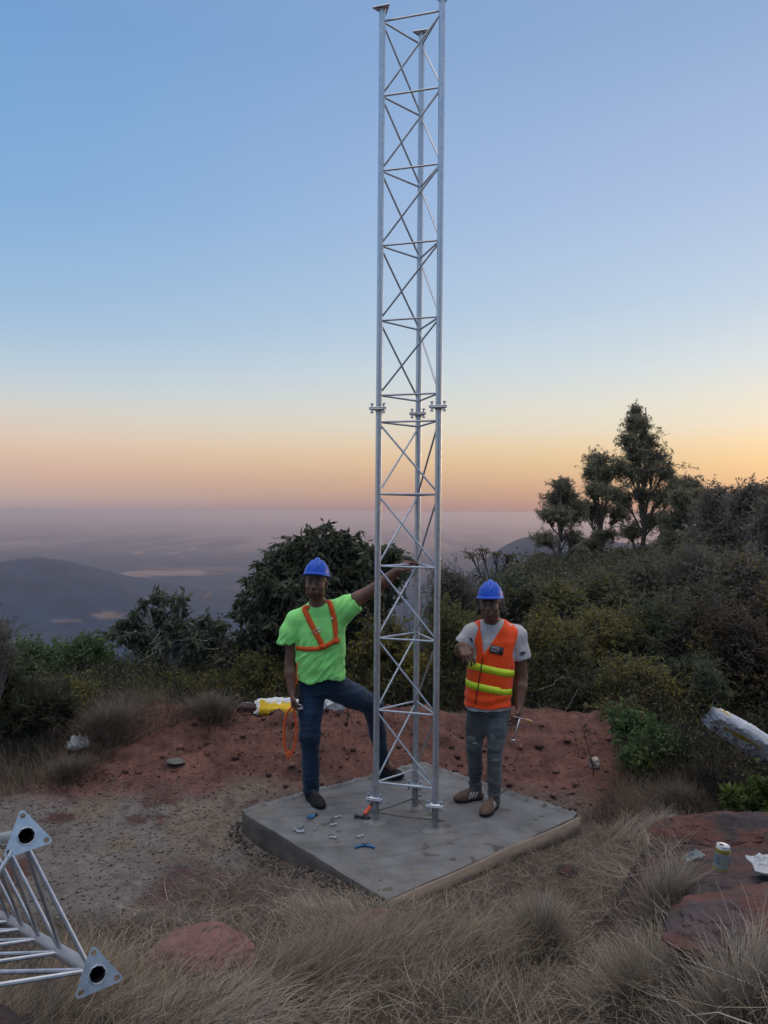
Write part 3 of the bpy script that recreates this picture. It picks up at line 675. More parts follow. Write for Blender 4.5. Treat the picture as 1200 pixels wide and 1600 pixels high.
near = [(860, 1010, 62, 58, 9.6, OLIVE, 'yellowish green bush behind the hanging arm of the man in the orange vest', .30), (950, 1000, 68, 62, 9.8, OLIVE, 'dense olive bush above the right end of the red soil heap', .25), (1045, 985, 68, 62, 9.4, DKG, 'dark green bush with a few yellow sprays between the soil heap and the sack', .15), (1130, 1000, 64, 70, 8.8, BRN, 'brown and green tangled bush above the white sack', .25),
        (905, 1085, 70, 45, 9.0, DKG, 'dark leggy bush with bare stems just behind the right end of the soil heap', .10), (1000, 1080, 62, 55, 8.2, OLIVE, 'olive bush with a bright yellow spray right of the soil heap', .35), (1085, 1080, 52, 56, 8.0, DKG, 'dark bush immediately left of the white sack', .1), (1200, 1060, 50, 50, 8.4, BRN, 'brown bush behind the white sack at the right edge', .1)]
for px, py, rx, ry, y, c, lb, yk in near:
    shrub(lb, [(px-rx*.45, py, rx*.6, ry*.8, .3), (px+rx*.45, py+6, rx*.6, ry*.8, -.25), (px, py-ry*.25, rx*.7, ry*.7, .1), (px, py+ry*.55, rx*.9, ry*.6, -.1)], px, y, L=.042, Wd=.02, col=c, n=170, per=6, twr=.0045, trunk=.04, yellow=YEL, yk=yk, bcol=(.15, .13, .11), group=G_SC, fine=3)
shrub('fresh green leafy bush low down right of the white lump on the soil', [(985, 1135, 36, 34, .2), (1025, 1160, 42, 38, -.1), (1000, 1185, 34, 28, -.2), (1060, 1185, 30, 26, -.1)], 1020, 6.9, L=.045, Wd=.022, col=GRN, n=110, per=6, twr=.003, trunk=.03, yellow=YEL, yk=.15)
shrub('low scruffy bush covering the right end of the soil heap', [(975, 1120, 40, 36, .1), (1010, 1150, 44, 30, .2), (960, 1150, 24, 26, 0), (1060, 1140, 44, 40, 0), (1100, 1180, 30, 30, .1)], 1010, 7.6, L=.04, Wd=.018, col=OLIVE, n=110, per=4.5, twr=.004, trunk=.03, yellow=YEL, yk=.2, bcol=(.15, .13, .11), fine=3)
# --- between the tower and the right man
shrub('olive bush right behind the lattice tower, level with the orange vest', [(705, 985, 42, 50, 0), (745, 1010, 45, 55, .2), (690, 1050, 50, 48, .1), (750, 1075, 50, 45, -.2), (720, 1110, 50, 34, -.3)], 720, 9.6, L=.045, Wd=.02, col=OLIVE, n=150, per=6, twr=.0035, trunk=.04, yellow=YEL, yk=.35, fine=3)
shrub('grey twiggy bush with few leaves just right of the tower, at helmet height', [(700, 910, 36, 30, 0), (725, 935, 46, 36, .2), (690, 950, 36, 30, 0), (765, 945, 34, 30, 0)], 712, 11.2, L=.045, Wd=.018, col=GREY, n=170, per=2.2, twr=.0045, trunk=.05, bcol=(.12, .11, .105), bare=.2, fine=4)
shrub('yellow-green leafy bush seen through the tower behind the raised knee', [(600, 1000, 48, 46, 0), (560, 1040, 42, 40, .1), (635, 1040, 44, 40, -.1), (600, 1070, 56, 36, -.2), (545, 1085, 34, 26, -.2)], 595, 9.2, L=.05, Wd=.022, col=OLIVE, n=140, per=6, twr=.0035, trunk=.04, yellow=YEL, yk=.55)
plant('small_tree', 'small flat topped tree with sparse leaves behind the helmet of the vested man', 'tree', at(770, 900, 15)-[0, 0, .4], [blob(733, 865, 15, 17, 5), blob(752, 859, 15.2, 17, 4), (blob(776, 864, 15, 18, 4)), blob(795, 868, 14.8, 14, 4)], RG, twigs=15, per=2.2, L=.06, Wd=.028, lcol=OLIVE, bcol=(.07, .06, .055), trunk=.022, twr=.006, bushy=True, fine=1)
# --- large dark shrub behind the left man
shrub('large dark round shrub with drooping leaf rosettes behind the left man', [(470, 842, 9, 8, 0), (488, 832, 9, 8, .1), (510, 826, 9, 8, 0), (532, 830, 9, 8, .1), (550, 838, 9, 8, 0), (448, 852, 9, 8, .1), (428, 868, 9, 8, 0), (408, 884, 9, 8, 0), (572, 852, 9, 8, .1), (592, 858, 9, 8, 0), (612, 862, 9, 8, .1), (630, 872, 9, 8, 0), (392, 908, 9, 8, 0), (380, 940, 9, 8, .1), (374, 960, 8, 7, 0), (505, 862, 52, 36, 0), (455, 885, 48, 38, .1), (425, 925, 46, 46, 0), (545, 890, 50, 42, .1), (480, 925, 60, 50, -.2), (415, 975, 48, 42, 0), (560, 940, 40, 46, 0), (470, 990, 60, 50, -.1), (400, 1020, 36, 34, .1), (600, 880, 38, 28, .3), (590, 920, 36, 40, .2), (535, 1000, 40, 40, 0)],
      480, 9.8, L=.115, Wd=.042, col=((.055, .07, .045), (.12, .135, .085)), n=80, per=7, twr=.006, trunk=.08, tips=True, star=True, spread=1.0, droop=.75, bcol=(.13, .12, .11), fine=1)
# --- left side
shrub('open shrub with pale stems and dark leaf rosettes left of the left man', [(228, 938, 8, 7, 0), (244, 930, 8, 7, .1), (256, 934, 8, 7, 0), (270, 940, 9, 8, .1), (285, 932, 8, 7, 0), (284, 952, 9, 8, .1), (216, 958, 9, 8, 0), (236, 955, 9, 8, .1), (252, 962, 9, 8, 0), (322, 965, 8, 7, 0), (302, 978, 9, 8, 0), (186, 978, 9, 8, 0), (178, 992, 9, 8, .1), (205, 976, 9, 8, 0), (268, 975, 22, 16, 0), (210, 992, 24, 18, 0), (245, 1000, 44, 34, -.1), (310, 1000, 40, 32, 0), (335, 985, 24, 22, .2), (270, 1040, 60, 30, 0), (330, 1040, 40, 26, 0)],
      268, 10.8, L=.125, Wd=.045, col=((.07, .09, .06), (.13, .15, .10)), n=30, per=6, twr=.010, trunk=.07, tips=True, star=True, spread=1.0, droop=.7, bcol=(.34, .32, .29), fine=1)
shrub('bright green rounded bush on the left, lower of the pair beyond the grass', [(60, 1028, 56, 32, 0), (30, 1050, 50, 32, .2), (90, 1050, 44, 34, -.2)], 60, 12, L=.07, Wd=.035, col=GRN, n=130, per=6, twr=.005, trunk=.05, group='green bushes at the left')
shrub('bright green rounded bush on the left, next to the open shrub with pale stems', [(138, 1018, 40, 28, 0), (122, 1045, 40, 32, .1), (160, 1045, 32, 32, 0)], 135, 11.6, L=.07, Wd=.035, col=GRN, n=120, per=6, twr=.005, trunk=.05, group='green bushes at the left')
shrub('low yellow-green scrub between the pale stemmed shrub and the dry grass tufts', [(235, 1085, 46, 26, 0), (300, 1075, 50, 26, .1), (350, 1070, 40, 28, 0), (210, 1100, 34, 20, 0), (280, 1100, 44, 20, -.1)], 280, 9.4, L=.04, Wd=.016, col=OLIVE, n=120, per=6, twr=.003, trunk=.02, yellow=YEL, yk=.5)
shrub('low green bush behind the yellow and white sack', [(400, 1050, 44, 34, 0), (440, 1060, 40, 36, .1), (380, 1080, 36, 24, 0), (430, 1090, 44, 22, -.1), (350, 1095, 24, 16, 0)], 410, 9.3, L=.045, Wd=.018, col=OLIVE, n=130, per=6, twr=.003, trunk=.02, yellow=YEL, yk=.3)
shrub('dark reddish undergrowth at the foot of the large dark shrub', [(370, 1020, 34, 28, 0), (400, 1000, 30, 26, .1), (345, 1050, 30, 22, 0)], 372, 9.9, L=.05, Wd=.022, col=((.05, .028, .024), (.04, .045, .028)), n=90, per=4, twr=.004, trunk=.03)
shrub('narrow leaved grey-green shrub at the left edge of the photo', [(15, 1085, 50, 36, 0), (60, 1110, 44, 34, -.1), (-20, 1050, 50, 40, 0), (20, 1130, 56, 30, -.1), (95, 1100, 26, 26, .2)], 30, 7.2, L=.07, Wd=.012, col=((.05, .06, .036), (.085, .09, .055)), n=110, per=9, twr=.003, trunk=.02, droop=-.1, spread=.6)
shrub('bare grey twig bush poking in from the left edge above the green bushes', [(2, 985, 30, 26, 0), (-15, 1010, 34, 34, 0), (8, 1020, 22, 22, .1)], -20, 6.6, L=.05, Wd=.012, col=GREY, n=36, per=3.5, twr=.003, trunk=.015, bcol=(.16, .15, .14), spread=.4, droop=-.3)
shrub('yellowing low bush right of the narrow leaved shrub at the left edge', [(110, 1110, 30, 26, 0), (135, 1080, 30, 22, .2), (85, 1130, 30, 20, 0)], 108, 8.2, L=.035, Wd=.016, col=OLIVE, n=100, per=5, twr=.003, trunk=.02, yellow=YEL, yk=.6)
shrub('small leafy weed with bright green leaves beside the white sack at the right edge', [(1178, 1248, 16, 14, 0), (1196, 1240, 14, 16, 0), (1142, 1240, 8, 8, 0)], 1178, 4.9, L=.06, Wd=.03, col=((.07, .10, .025), (.10, .13, .03)), n=16, per=4, twr=.002, trunk=.008, tips=True, name='weed', cat='weed')
def seedling(label, px, py, y, hpx, lean=0):
    g = at(px, py, y); g[2] = h1(g[0], g[1]); hh = hpx*y/FPX
    root = empty('sapling', tuple(g), label, 'sapling'); m = MB()
    t = np.linspace(0, 1, 6)[:, None]; P = g+np.array([lean*hh, 0, hh])*t+np.sin(t*5)*[.01, 0, 0]
    m.tube(P, np.linspace(.006, .002, 6), 5, (.05, .04, .035))
    for k in range(7): i = 1+k % 5; m.tube([P[i], P[i]+[RG.uniform(-1, 1)*.09, RG.uniform(-.05, .05), .07]], [.003, .0012], 4, (.05, .04, .035))
    m.build('stem', M_BARK, root, tuple(g), smooth=True)
    n = 16; pos = P[RG.integers(2, 6, n)]+RG.normal(size=(n, 3))*.03; v, f = leaves(pos, rsph(RG, n), .04, .018, RG, .2)
    make('foliage', v, f, M_LEAF, root, tuple(g), (.06, .06, .03), smooth=False)
seedling('bare brown sapling standing in the soil heap between the two legs of the left man', 541, 1165, 7.3, 55)
seedling('thin dark sapling standing on the soil right of the orange vested man', 928, 1182, 6.7, 75, -.2)
print('plants faces', sum(len(o.data.polygons) for o in bpy.data.objects if o.type == 'MESH'))
# ================================================================== dry grass, rocks, loose stones
def inpoly(px, py, poly):
    c = np.zeros(px.shape, bool); k = len(poly)
    for i in range(k):
        x1, y1 = poly[i]; x2, y2 = poly[(i+1) % k]
        c ^= ((y1 > py) != (y2 > py)) & (px < (x2-x1)*(py-y1)/((y2-y1) + 1e-12)+x1)
    return c
def wpoly(pts, dmin=1.5):
    return [tuple(ground(a, b, dmin)[:2]) for a, b in pts]
def blades(pos, az, L, w, lean, curl, rng, c, k=5, flop=None):
    """ribbons that rise, lean along az and droop; pos (n,3)"""
    n = len(pos); t = np.linspace(0, 1, k)[None]; L = np.broadcast_to(L, (n,))[:, None]
    lean = np.broadcast_to(lean, (n,))[:, None]; curl = np.broadcast_to(curl, (n,))[:, None]
    a = lean+curl*t**1.2                                   # angle from the vertical along the blade
    st = np.diff(t, axis=1)
    am = (a[:, 1:]+a[:, :-1])/2
    hx = np.concatenate([np.zeros((n, 1)), np.cumsum(np.sin(am)*st, 1)], 1)*L
    hz = np.concatenate([np.zeros((n, 1)), np.cumsum(np.cos(am)*st, 1)], 1)*L
    tw = az[:, None] + rng.normal(size=(n, 1))*.5*t**2
    P = pos[:, None]+np.stack([np.cos(tw)*hx, np.sin(tw)*hx, hz], -1)
    s = np.stack([-np.sin(az), np.cos(az), rng.normal(size=n)*.5], -1); s /= np.linalg.norm(s, axis=1)[:, None]
    ww = np.broadcast_to(w, (n,))[:, None]*(1-.85*t)*.5
    V = np.stack([P-s[:, None]*ww[..., None], P+s[:, None]*ww[..., None]], 2).reshape(n, -1, 3)
    i = np.arange(k-1)[None]*2+np.arange(n)[:, None]*2*k
    F = np.stack([i, i+1, i+3, i+2], -1).reshape(-1, 4)
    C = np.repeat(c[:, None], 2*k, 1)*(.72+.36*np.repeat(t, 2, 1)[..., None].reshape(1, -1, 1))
    return V.reshape(-1, 3), F, C.reshape(-1, 3)
STRAW = np.array([.32, .255, .180]); STRAWD = np.array([.11, .086, .066]); STRAWG = np.array([.27, .238, .200]); OLV = np.array([.13, .13, .06])
def gcol(rng, n, pal, w=None):
    k = rng.choice(len(pal), n, p=w); c = np.array(pal)[k]*(.7+.6*rng.random((n, 1))); return c
def flowdir(x, y, s=1.0, seed=90):
    return 2*PI*noise(x*s, y*s, seed=seed)*.9 + 1.3*noise(x*s*3, y*s*3, seed=seed+1)
def cover(name, label, poly, dens, L, w, pal, pw, rng, hmask=None, lean=(.5, 1.4), curl=(.2, 1.2), flow=.9, spread=.8, parent=None):
    P = np.array(poly); lo, hi = P.min(0), P.max(0); n = int(dens*(hi[0]-lo[0])*(hi[1]-lo[1]))
    q = rng.uniform(lo, hi, (n, 2)); ok = inpoly(q[:, 0], q[:, 1], poly); ok &= inslab(q[:, 0], q[:, 1], .02) < 0
    if hmask is not None: ok &= rng.random(n) < hmask(q[:, 0], q[:, 1])
    q = q[ok]; n = len(q); z = H(q[:, 0], q[:, 1])
    az = flowdir(q[:, 0], q[:, 1], flow)+rng.normal(size=n)*spread
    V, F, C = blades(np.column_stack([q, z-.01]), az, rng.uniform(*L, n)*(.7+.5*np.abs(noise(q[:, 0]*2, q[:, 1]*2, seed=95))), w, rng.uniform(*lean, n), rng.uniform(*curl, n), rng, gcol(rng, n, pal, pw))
    o = make(name, V, F, M_GRASS, col=np.clip(C, 0, 1), smooth=False); tag(o, label, kind='stuff'); return n
rg = np.random.default_rng(21)
PA = wpoly([(-60, 1500), (60, 1478), (150, 1450), (280, 1400), (400, 1352), (470, 1372), (604, 1416), (700, 1388), (905, 1296), (990, 1285), (1062, 1292), (1075, 1340), (1085, 1420), (1110, 1500), (1180, 1530), (1260, 1545), (1300, 1700), (-120, 1700)])
BC = ground(310, 1520)
def boulder_gap(x, y): return 1-.97*sst(1.15, .85, np.hypot((x-BC[0]-.02)/.27, (y-BC[1]-.02)/.22))
def clump(x, y): 
    a = fbm(x*2.4, y*2.4, seed=97); return np.clip(.30+2.2*a+.15, .03, 1)*boulder_gap(x, y)
n1 = cover('dry_grass', 'matted dry straw coloured grass covering the ground in front of the slab', PA, 5600, (.06, .20), .0032, [STRAW*.55, STRAWD, STRAWG*.5, OLV*.7], [.34, .34, .26, .06], rg, clump, lean=(.85, 1.5), curl=(.1, .9), flow=1.1, spread=.6)  # blade tones darkened to paint the shadow between the tufts
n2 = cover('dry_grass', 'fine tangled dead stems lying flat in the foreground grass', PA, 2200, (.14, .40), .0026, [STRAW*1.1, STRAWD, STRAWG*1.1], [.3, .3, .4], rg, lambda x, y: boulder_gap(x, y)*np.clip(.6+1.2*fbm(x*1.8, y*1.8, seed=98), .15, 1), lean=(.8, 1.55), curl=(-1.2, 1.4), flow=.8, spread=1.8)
PB = wpoly([(905, 1290), (935, 1262), (960, 1230), (1000, 1200), (1060, 1190), (1130, 1190), (1230, 1195), (1260, 1290), (1150, 1282), (1060, 1292), (990, 1290)])
n3 = cover('dry_grass', 'brown dead grass between the red soil and the white sack', PB, 2600, (.12, .36), .004, [STRAWD*.9, STRAWD*1.3, STRAW*.6, OLV], [.4, .3, .2, .1], rg, None, lean=(.1, 1.2), curl=(.1, 1.0))
PC = wpoly([(-60, 1120), (60, 1120), (140, 1100), (260, 1085), (350, 1098), (300, 1125), (225, 1150), (160, 1190), (90, 1225), (-60, 1260)])
n4 = cover('dry_grass', 'brown dead grass along the left edge of the clearing', PC, 1900, (.12, .34), .005, [STRAWD, STRAWD*1.4, STRAW*.7, OLV], [.4, .3, .2, .1], rg, None, lean=(.1, 1.3), curl=(.1, 1.0))
PG = wpoly([(-60, 1240), (90, 1225), (200, 1215), (400, 1230), (380, 1270), (470, 1372), (400, 1352), (280, 1400), (150, 1450), (-60, 1500)])
n5 = cover('sparse_grass', 'short sparse dry grass on the pale gravel left of the slab', PG, 1500, (.02, .09), .003, [STRAW*.7, STRAWD, STRAWG*.7], [.3, .4, .3], rg, lambda x, y: sst(.0, .5, fbm(x*2.2, y*2.2, seed=60))*.9+.04, lean=(.3, 1.5), curl=(.1, 1.0))
print('blades', n1, n2, n3, n4, n5)

def tussock(label, px, py, r, h, n, comb=None, combk=.0, pal=None, green=.0, seed=0, y=None, dens_r=.35, droop=1.0):
    rng = np.random.default_rng(300+seed)
    g = ground(px, py) if y is None else gbase(px, y)
    a = rng.uniform(0, 2*PI, n); rad = np.abs(rng.normal(size=n))*r*dens_r
    x = g[0]+np.cos(a)*rad; yy = g[1]+np.sin(a)*rad
    if comb is not None:
        p_ = rng.normal(size=n)*r*.55; q_ = rng.normal(size=n)*r*.9; x = g[0]-math.sin(comb)*p_+math.cos(comb)*q_; yy = g[1]+math.cos(comb)*p_+math.sin(comb)*q_
    z = H(x, yy)
    az = a+rng.normal(size=n)*.5
    if comb is not None:
        vx = np.cos(az)*(1-combk)+math.cos(comb)*combk; vy = np.sin(az)*(1-combk)+math.sin(comb)*combk; az = np.arctan2(vy, vx)
    if comb is not None: az = comb+(1-combk)*.9*rng.normal(size=n)+.9*noise(x*2.6, yy*2.6, seed=seed+50)
    az = az + .35*noise(x*9, yy*9, seed=seed)
    c = gcol(rng, n, pal or [STRAWG*1.45, STRAWG*1.15, STRAWD*1.2, STRAW*1.1], [.35, .3, .12, .23])
    h = h*.72; L = h*rng.uniform(.55, 1.25, n)*(1.0)
    lean = np.clip(rad/(r*dens_r)*.28+rng.normal(size=n)*.10, 0, 1.3)
    if comb is not None: lean = np.clip(.80+.22*rng.normal(size=n)+.3*noise(x*5, yy*5, seed=seed+51), .2, 1.45)
    V, F, C = blades(np.column_stack([x, yy, z-.015]), az, L, rng.uniform(.0025, .0052, n), lean, rng.uniform(.35, 1.35, n)*droop, rng, c, k=7)
    if green: 
        t = np.tile(np.repeat(np.linspace(0, 1, 7), 2), n)[:, None]; k = np.clip(1-t*3, 0, 1)*green; C = C*(1-k)+np.array([.10, .115, .035])*k
    o = make('grass_tussock', V, F, M_GRASS, org=tuple(g), col=np.clip(C, 0, 1), smooth=False)
    tag(o, label, 'grass tuft', 'dry grass tufts'); return o
tussock('upright fine grass tuft with a green base, between the slab corner and the right rock', 845, 1490, .13, .38, 2000, green=.8, seed=1, droop=.75)
tussock('largest pale grass tuft, spreading across the bottom right of the photo', 1005, 1580, .17, .38, 3000, seed=2, dens_r=.40, green=.2)
tussock('upright pale grass tuft touching the left side of the red rock shelf', 1035, 1440, .11, .36, 1100, seed=3, droop=.6)
tussock('small combed grass tuft on the soil above the rock shelf', 1000, 1308, .14, .34, 1300, comb=.35, combk=.75, seed=4)
tussock('long combed grass tuft sweeping right below the near corner of the slab', 650, 1490, .22, .42, 2300, comb=-.25, combk=.78, seed=5, pal=[STRAW*1.05, STRAW*.8, STRAWD, STRAWG])
tussock('long combed grass tuft sweeping away from the right side of the pink boulder', 500, 1535, .20, .42, 2200, comb=.4, combk=.7, seed=6, pal=[STRAW*.9, STRAWG*.8, STRAWD, STRAW*.6])
tussock('low curved grass tuft left of the near corner of the slab', 520, 1440, .17, .26, 1100, comb=2.6, combk=.6, seed=8)
tussock('grass tuft in the bottom left corner under the loose tower section', 60, 1590, .26, .40, 3200, comb=.9, combk=.4, seed=9, pal=[STRAW*1.1, STRAWG, STRAWD, STRAW*.8])
tussock('grass tuft at the bottom edge below the pink boulder', 330, 1600, .22, .34, 2200, comb=.2, combk=.4, seed=14)
tussock('pale loose grass tuft in the bottom right corner of the photo', 1150, 1605, .15, .30, 1600, seed=16, dens_r=.5)
tussock('short pale grass tuft below the pink boulder at the lower left', 250, 1575, .16, .28, 1500, seed=17, comb=.2, combk=.5)
for i, (px, py, r, h, n, lb) in enumerate(((165, 1150, .30, .42, 2600, 'largest domed grass tuft on the left, beyond the white litter'), (330, 1122, .26, .34, 2200, 'domed grey-brown grass tuft at the left end of the soil heap crest'),
        (205, 1090, .26, .36, 1700, 'feathery grass tuft behind the largest domed one on the left'), (40, 1190, .32, .36, 2200, 'dark brown grass tuft at the left edge below the narrow leaved shrub'), (110, 1215, .24, .26, 1500, 'brown grass tuft left of the white litter'),
        (1010, 1205, .26, .30, 1600, 'brown grass tuft under the fresh green bush'), (1110, 1235, .30, .34, 2000, 'brown grass tuft below the white sack'), (1180, 1215, .26, .34, 1500, 'brown grass tuft at the right edge below the white sack'), (1060, 1262, .22, .28, 1300, 'brown grass tuft just above the rock shelf'))):
    o = tussock(lb, px, py, r, h, n, seed=30+i, pal=[STRAWG*.8, STRAWD*1.2, STRAWD*.8, STRAW*.6], dens_r=.5)

n7 = cover('dead_stems', 'pale broken grass stems lying loose over the foreground', PA, 420, (.10, .30), .0045, [STRAW*1.5, STRAWG*1.5, STRAW], [.4, .4, .2], rg, None, lean=(1.2, 1.57), curl=(-.15, .15), flow=.8, spread=2.5)
# ------------------------------------------------------------------ rocks
M_ROCK = mat('red_sandstone', attr=True, rough=.92, spec=.25, var=.30, vscale=9, bump=.006, bscale=26)
def rock(name, label, c, rad, seed, base, base2, rot=0.0, flat=.6, n=120, cuts=9, kind_cat='rock'):
    rng = np.random.default_rng(seed); u, v = np.meshgrid(np.linspace(0, 2*PI, 2*n, endpoint=False), np.linspace(0, PI, n), indexing='ij')
    d = np.stack([np.sin(v)*np.cos(u), np.sin(v)*np.sin(u), np.cos(v)], -1)
    s = np.ones(u.shape); crack = 1.0 if name == 'rock_slab' else .35
    for _ in range(cuts):
        q = unit(rng.normal(size=3)); h = rng.uniform(.62, .92); k = d@q; s = np.where(k > 1e-3, np.minimum(s, h/np.maximum(k, 1e-3)*1.0), s)
    s = s*(1+.10*fbm(d[..., 0]*2+seed, d[..., 1]*2, d[..., 2]*2, seed=seed)+.05*fbm(d[..., 0]*7+seed, d[..., 1]*7, d[..., 2]*12, seed=seed+5)+.02*fbm(d[..., 0]*22, d[..., 1]*22, d[..., 2]*30, seed=seed+9)-crack*(.045*sst(.10, .0, np.abs(fbm(d[..., 0]*2.2+seed, d[..., 1]*2.6, d[..., 2]*2, o=2, seed=seed+7)))+.05*(np.floor(4*(.5+.5*fbm(d[..., 0]*1.8, d[..., 1]*3.2+seed, d[..., 2], o=3, seed=seed+8)))/4)))
    P = d*s[..., None]*np.array(rad); ca, sa = math.cos(rot), math.sin(rot); P = P@np.array([[ca, sa, 0], [-sa, ca, 0], [0, 0, 1]])
    V = (P+np.array(c)).reshape(-1, 3); m = 2*n
    i = np.arange(m*n).reshape(m, n); j = np.roll(i, -1, 0)
    F = np.stack([i[:, :-1], j[:, :-1], j[:, 1:], i[:, 1:]], -1).reshape(-1, 4)[:, ::-1]
    w = sst(-.15, .25, fbm(V[:, 0]*5, V[:, 1]*5, V[:, 2]*9, seed=seed+3))[:, None]
    cc = np.array(base)*(1-w)+np.array(base2)*w
    lic = sst(.25, .4, fbm(V[:, 0]*14, V[:, 1]*14, V[:, 2]*14, seed=seed+4))[:, None]*.6; cc = cc*(1-lic)+np.array([.055, .048, .046])*lic
    o = make(name, V, F, M_ROCK, org=tuple(c), col=np.clip(cc, .01, 1)); tag(o, label, kind_cat); return o
PINK = (.20, .108, .098); REDR = (.105, .048, .040); DRK = (.050, .042, .043); MAUVE = (.080, .058, .060)
g = BC; rock('boulder', 'smooth pink sandstone boulder half buried in grass at the lower left', g+[0.0, .03, .015], (.27, .21, .15), 5, PINK, (.15, .095, .09), .2, cuts=6)
g = ground(310, 1600); rock('rock', 'small pinkish rock at the bottom edge below the pink boulder', g+[0, .05, -.01], (.14, .12, .06), 7, PINK, REDR, .5)
g = ground(860, 1440); rock('rock', 'small dark red rock half hidden in the grass right of the slab corner', ground(890, 1370)+[0, .05, 0], (.08, .07, .05), 8, REDR, DRK, .5)
g = ground(800, 1440, 2); rock('rock', 'dull red rock showing through the grass below the near slab corner', ground(590, 1450)+[0, .05, -.03], (.20, .14, .07), 9, (.20, .10, .085), MAUVE, .5)
sh = lambda px, py: ground(px, py)
rock('rock_slab', 'flat red rock slab behind the drink can, with a dark far edge', sh(1135, 1325)+[.10, .25, -.03], (.46, .32, .15), 11, REDR, DRK, .1, cuts=12)
rock('rock_slab', 'broad dark mauve rock slab that the drink can stands on', at(1130, 1420, 3.28)*[1, 1, 0]+[.22, .05, .485], (.52, .30, .16), 12, MAUVE, DRK, -.15, cuts=12)
rock('rock_slab', 'reddish weathered rock slab at the right edge below the plastic bag', sh(1185, 1470)+[.14, .12, -.03], (.40, .26, .10), 13, REDR, MAUVE, .2, cuts=11)
rock('rock_slab', 'blackish flat rock at the right edge behind the red slab', sh(1200, 1285)+[.15, .15, -.02], (.45, .22, .14), 14, DRK, (.12, .10, .10), .1, cuts=12)
rock('boulder', 'large dark boulder out at the left that props the loose tower section', np.array([P_L[0]-.1, P_L[1]+.45, P_L[2]-.75]), (.50, .45, .52), 15, MAUVE, DRK)
rock('stone', 'whitish lump of stone on the red soil right of the slab', ground(928, 1200)+[0, 0, .04], (.055, .05, .065), 16, (.42, .38, .34), (.3, .27, .24), n=40)
rock('stone', 'pale flat stone beside the white litter on the left', ground(118, 1170)+[0, 0, .01], (.10, .07, .035), 17, (.34, .32, .30), (.25, .23, .22), n=40)
for (px, py, r, lb) in ((893, 1298, .035, 'pale broken concrete lump at the right end of the timber board'), (880, 1312, .022, 'small grey concrete lump under the right end of the timber board'), (903, 1290, .018, 'tiny pale chip beside the concrete lump at the board end'), (275, 1192, .09, 'flat grey stone lying on the red soil left of the slab')):
    rock('stone', lb, ground(px, py)+[0, 0, r*.15], (r, r*.8, r*(.6 if r < .05 else .25)), int(px), (.13, .13, .12), (.10, .10, .095), n=30)
# gravel and clods: too many to count
def gravel(name, label, poly, n, size, pal, seed, hm=None):
    rng = np.random.default_rng(seed); P = np.array(poly); lo, hi = P.min(0), P.max(0)
    q = rng.uniform(lo, hi, (n, 2)); ok = inpoly(q[:, 0], q[:, 1], poly) & (inslab(q[:, 0], q[:, 1], .02) < 0)
    if hm is not None: ok &= rng.random(n) < hm(q[:, 0], q[:, 1])
    q = q[ok]; n = len(q)
    base = np.array([[1, 0, 0], [0, 1, 0], [-1, 0, 0], [0, -1, 0], [0, 0, 1], [0, 0, -1.]]); r = size[0]+(size[1]-size[0])*rng.random(n)**3
    V = base[None]*(r[:, None, None]*rng.uniform(.6, 1.2, (n, 6, 1)))*np.array([1, 1, .7]); a = rng.uniform(0, 2*PI, n); ca, sa = np.cos(a), np.sin(a)
    V = np.stack([V[..., 0]*ca[:, None]-V[..., 1]*sa[:, None], V[..., 0]*sa[:, None]+V[..., 1]*ca[:, None], V[..., 2]], -1)
    V += np.column_stack([q, H(q[:, 0], q[:, 1])+r*.25])[:, None]
    f = np.array([[0, 1, 4], [1, 2, 4], [2, 3, 4], [3, 0, 4], [1, 0, 5], [2, 1, 5], [3, 2, 5], [0, 3, 5]])
    F = (f[None]+np.arange(n)[:, None, None]*6).reshape(-1, 3); c = np.repeat(gcol(rng, n, pal), 6, 0)
    o = make(name, V.reshape(-1, 3), F, mat('pebble', attr=True, rough=.95, spec=.2), col=c); tag(o, label, kind='stuff')
gravel('gravel', 'loose gravel on the pale ground left of the slab', PG, 14000, (.002, .014), [np.array([.17, .145, .125]), np.array([.11, .09, .075]), np.array([.22, .19, .165])], 1)
PR = wpoly([(60, 1240), (200, 1175), (330, 1125), (560, 1112), (640, 1125), (760, 1135), (950, 1140), (970, 1230), (930, 1262), (905, 1272), (665, 1195), (390, 1262), (400, 1230), (200, 1215)])
gravel('soil_clods', 'loose red soil clods on the heap behind the slab', PR, 9000, (.003, .016), [np.array([.13, .062, .05]), np.array([.10, .050, .044]), np.array([.17, .09, .07])], 2, lambda x, y: .25+.75*sst(-.1, .4, fbm(x*2, y*2, seed=44)))
gravel('soil_lumps', 'larger lumps of red earth scattered on the heap', PR, 420, (.012, .050), [np.array([.12, .06, .05]), np.array([.085, .046, .042]), np.array([.15, .08, .065])], 9)
gravel('gravel', 'dark spoil and gravel along the foot of the slab', wpoly([(360, 1290), (385, 1275), (470, 1345), (600, 1410), (560, 1412), (440, 1370), (360, 1310)]), 9000, (.004, .02), [np.array([.08, .068, .06]), np.array([.12, .10, .09]), np.array([.05, .042, .038])], 3)

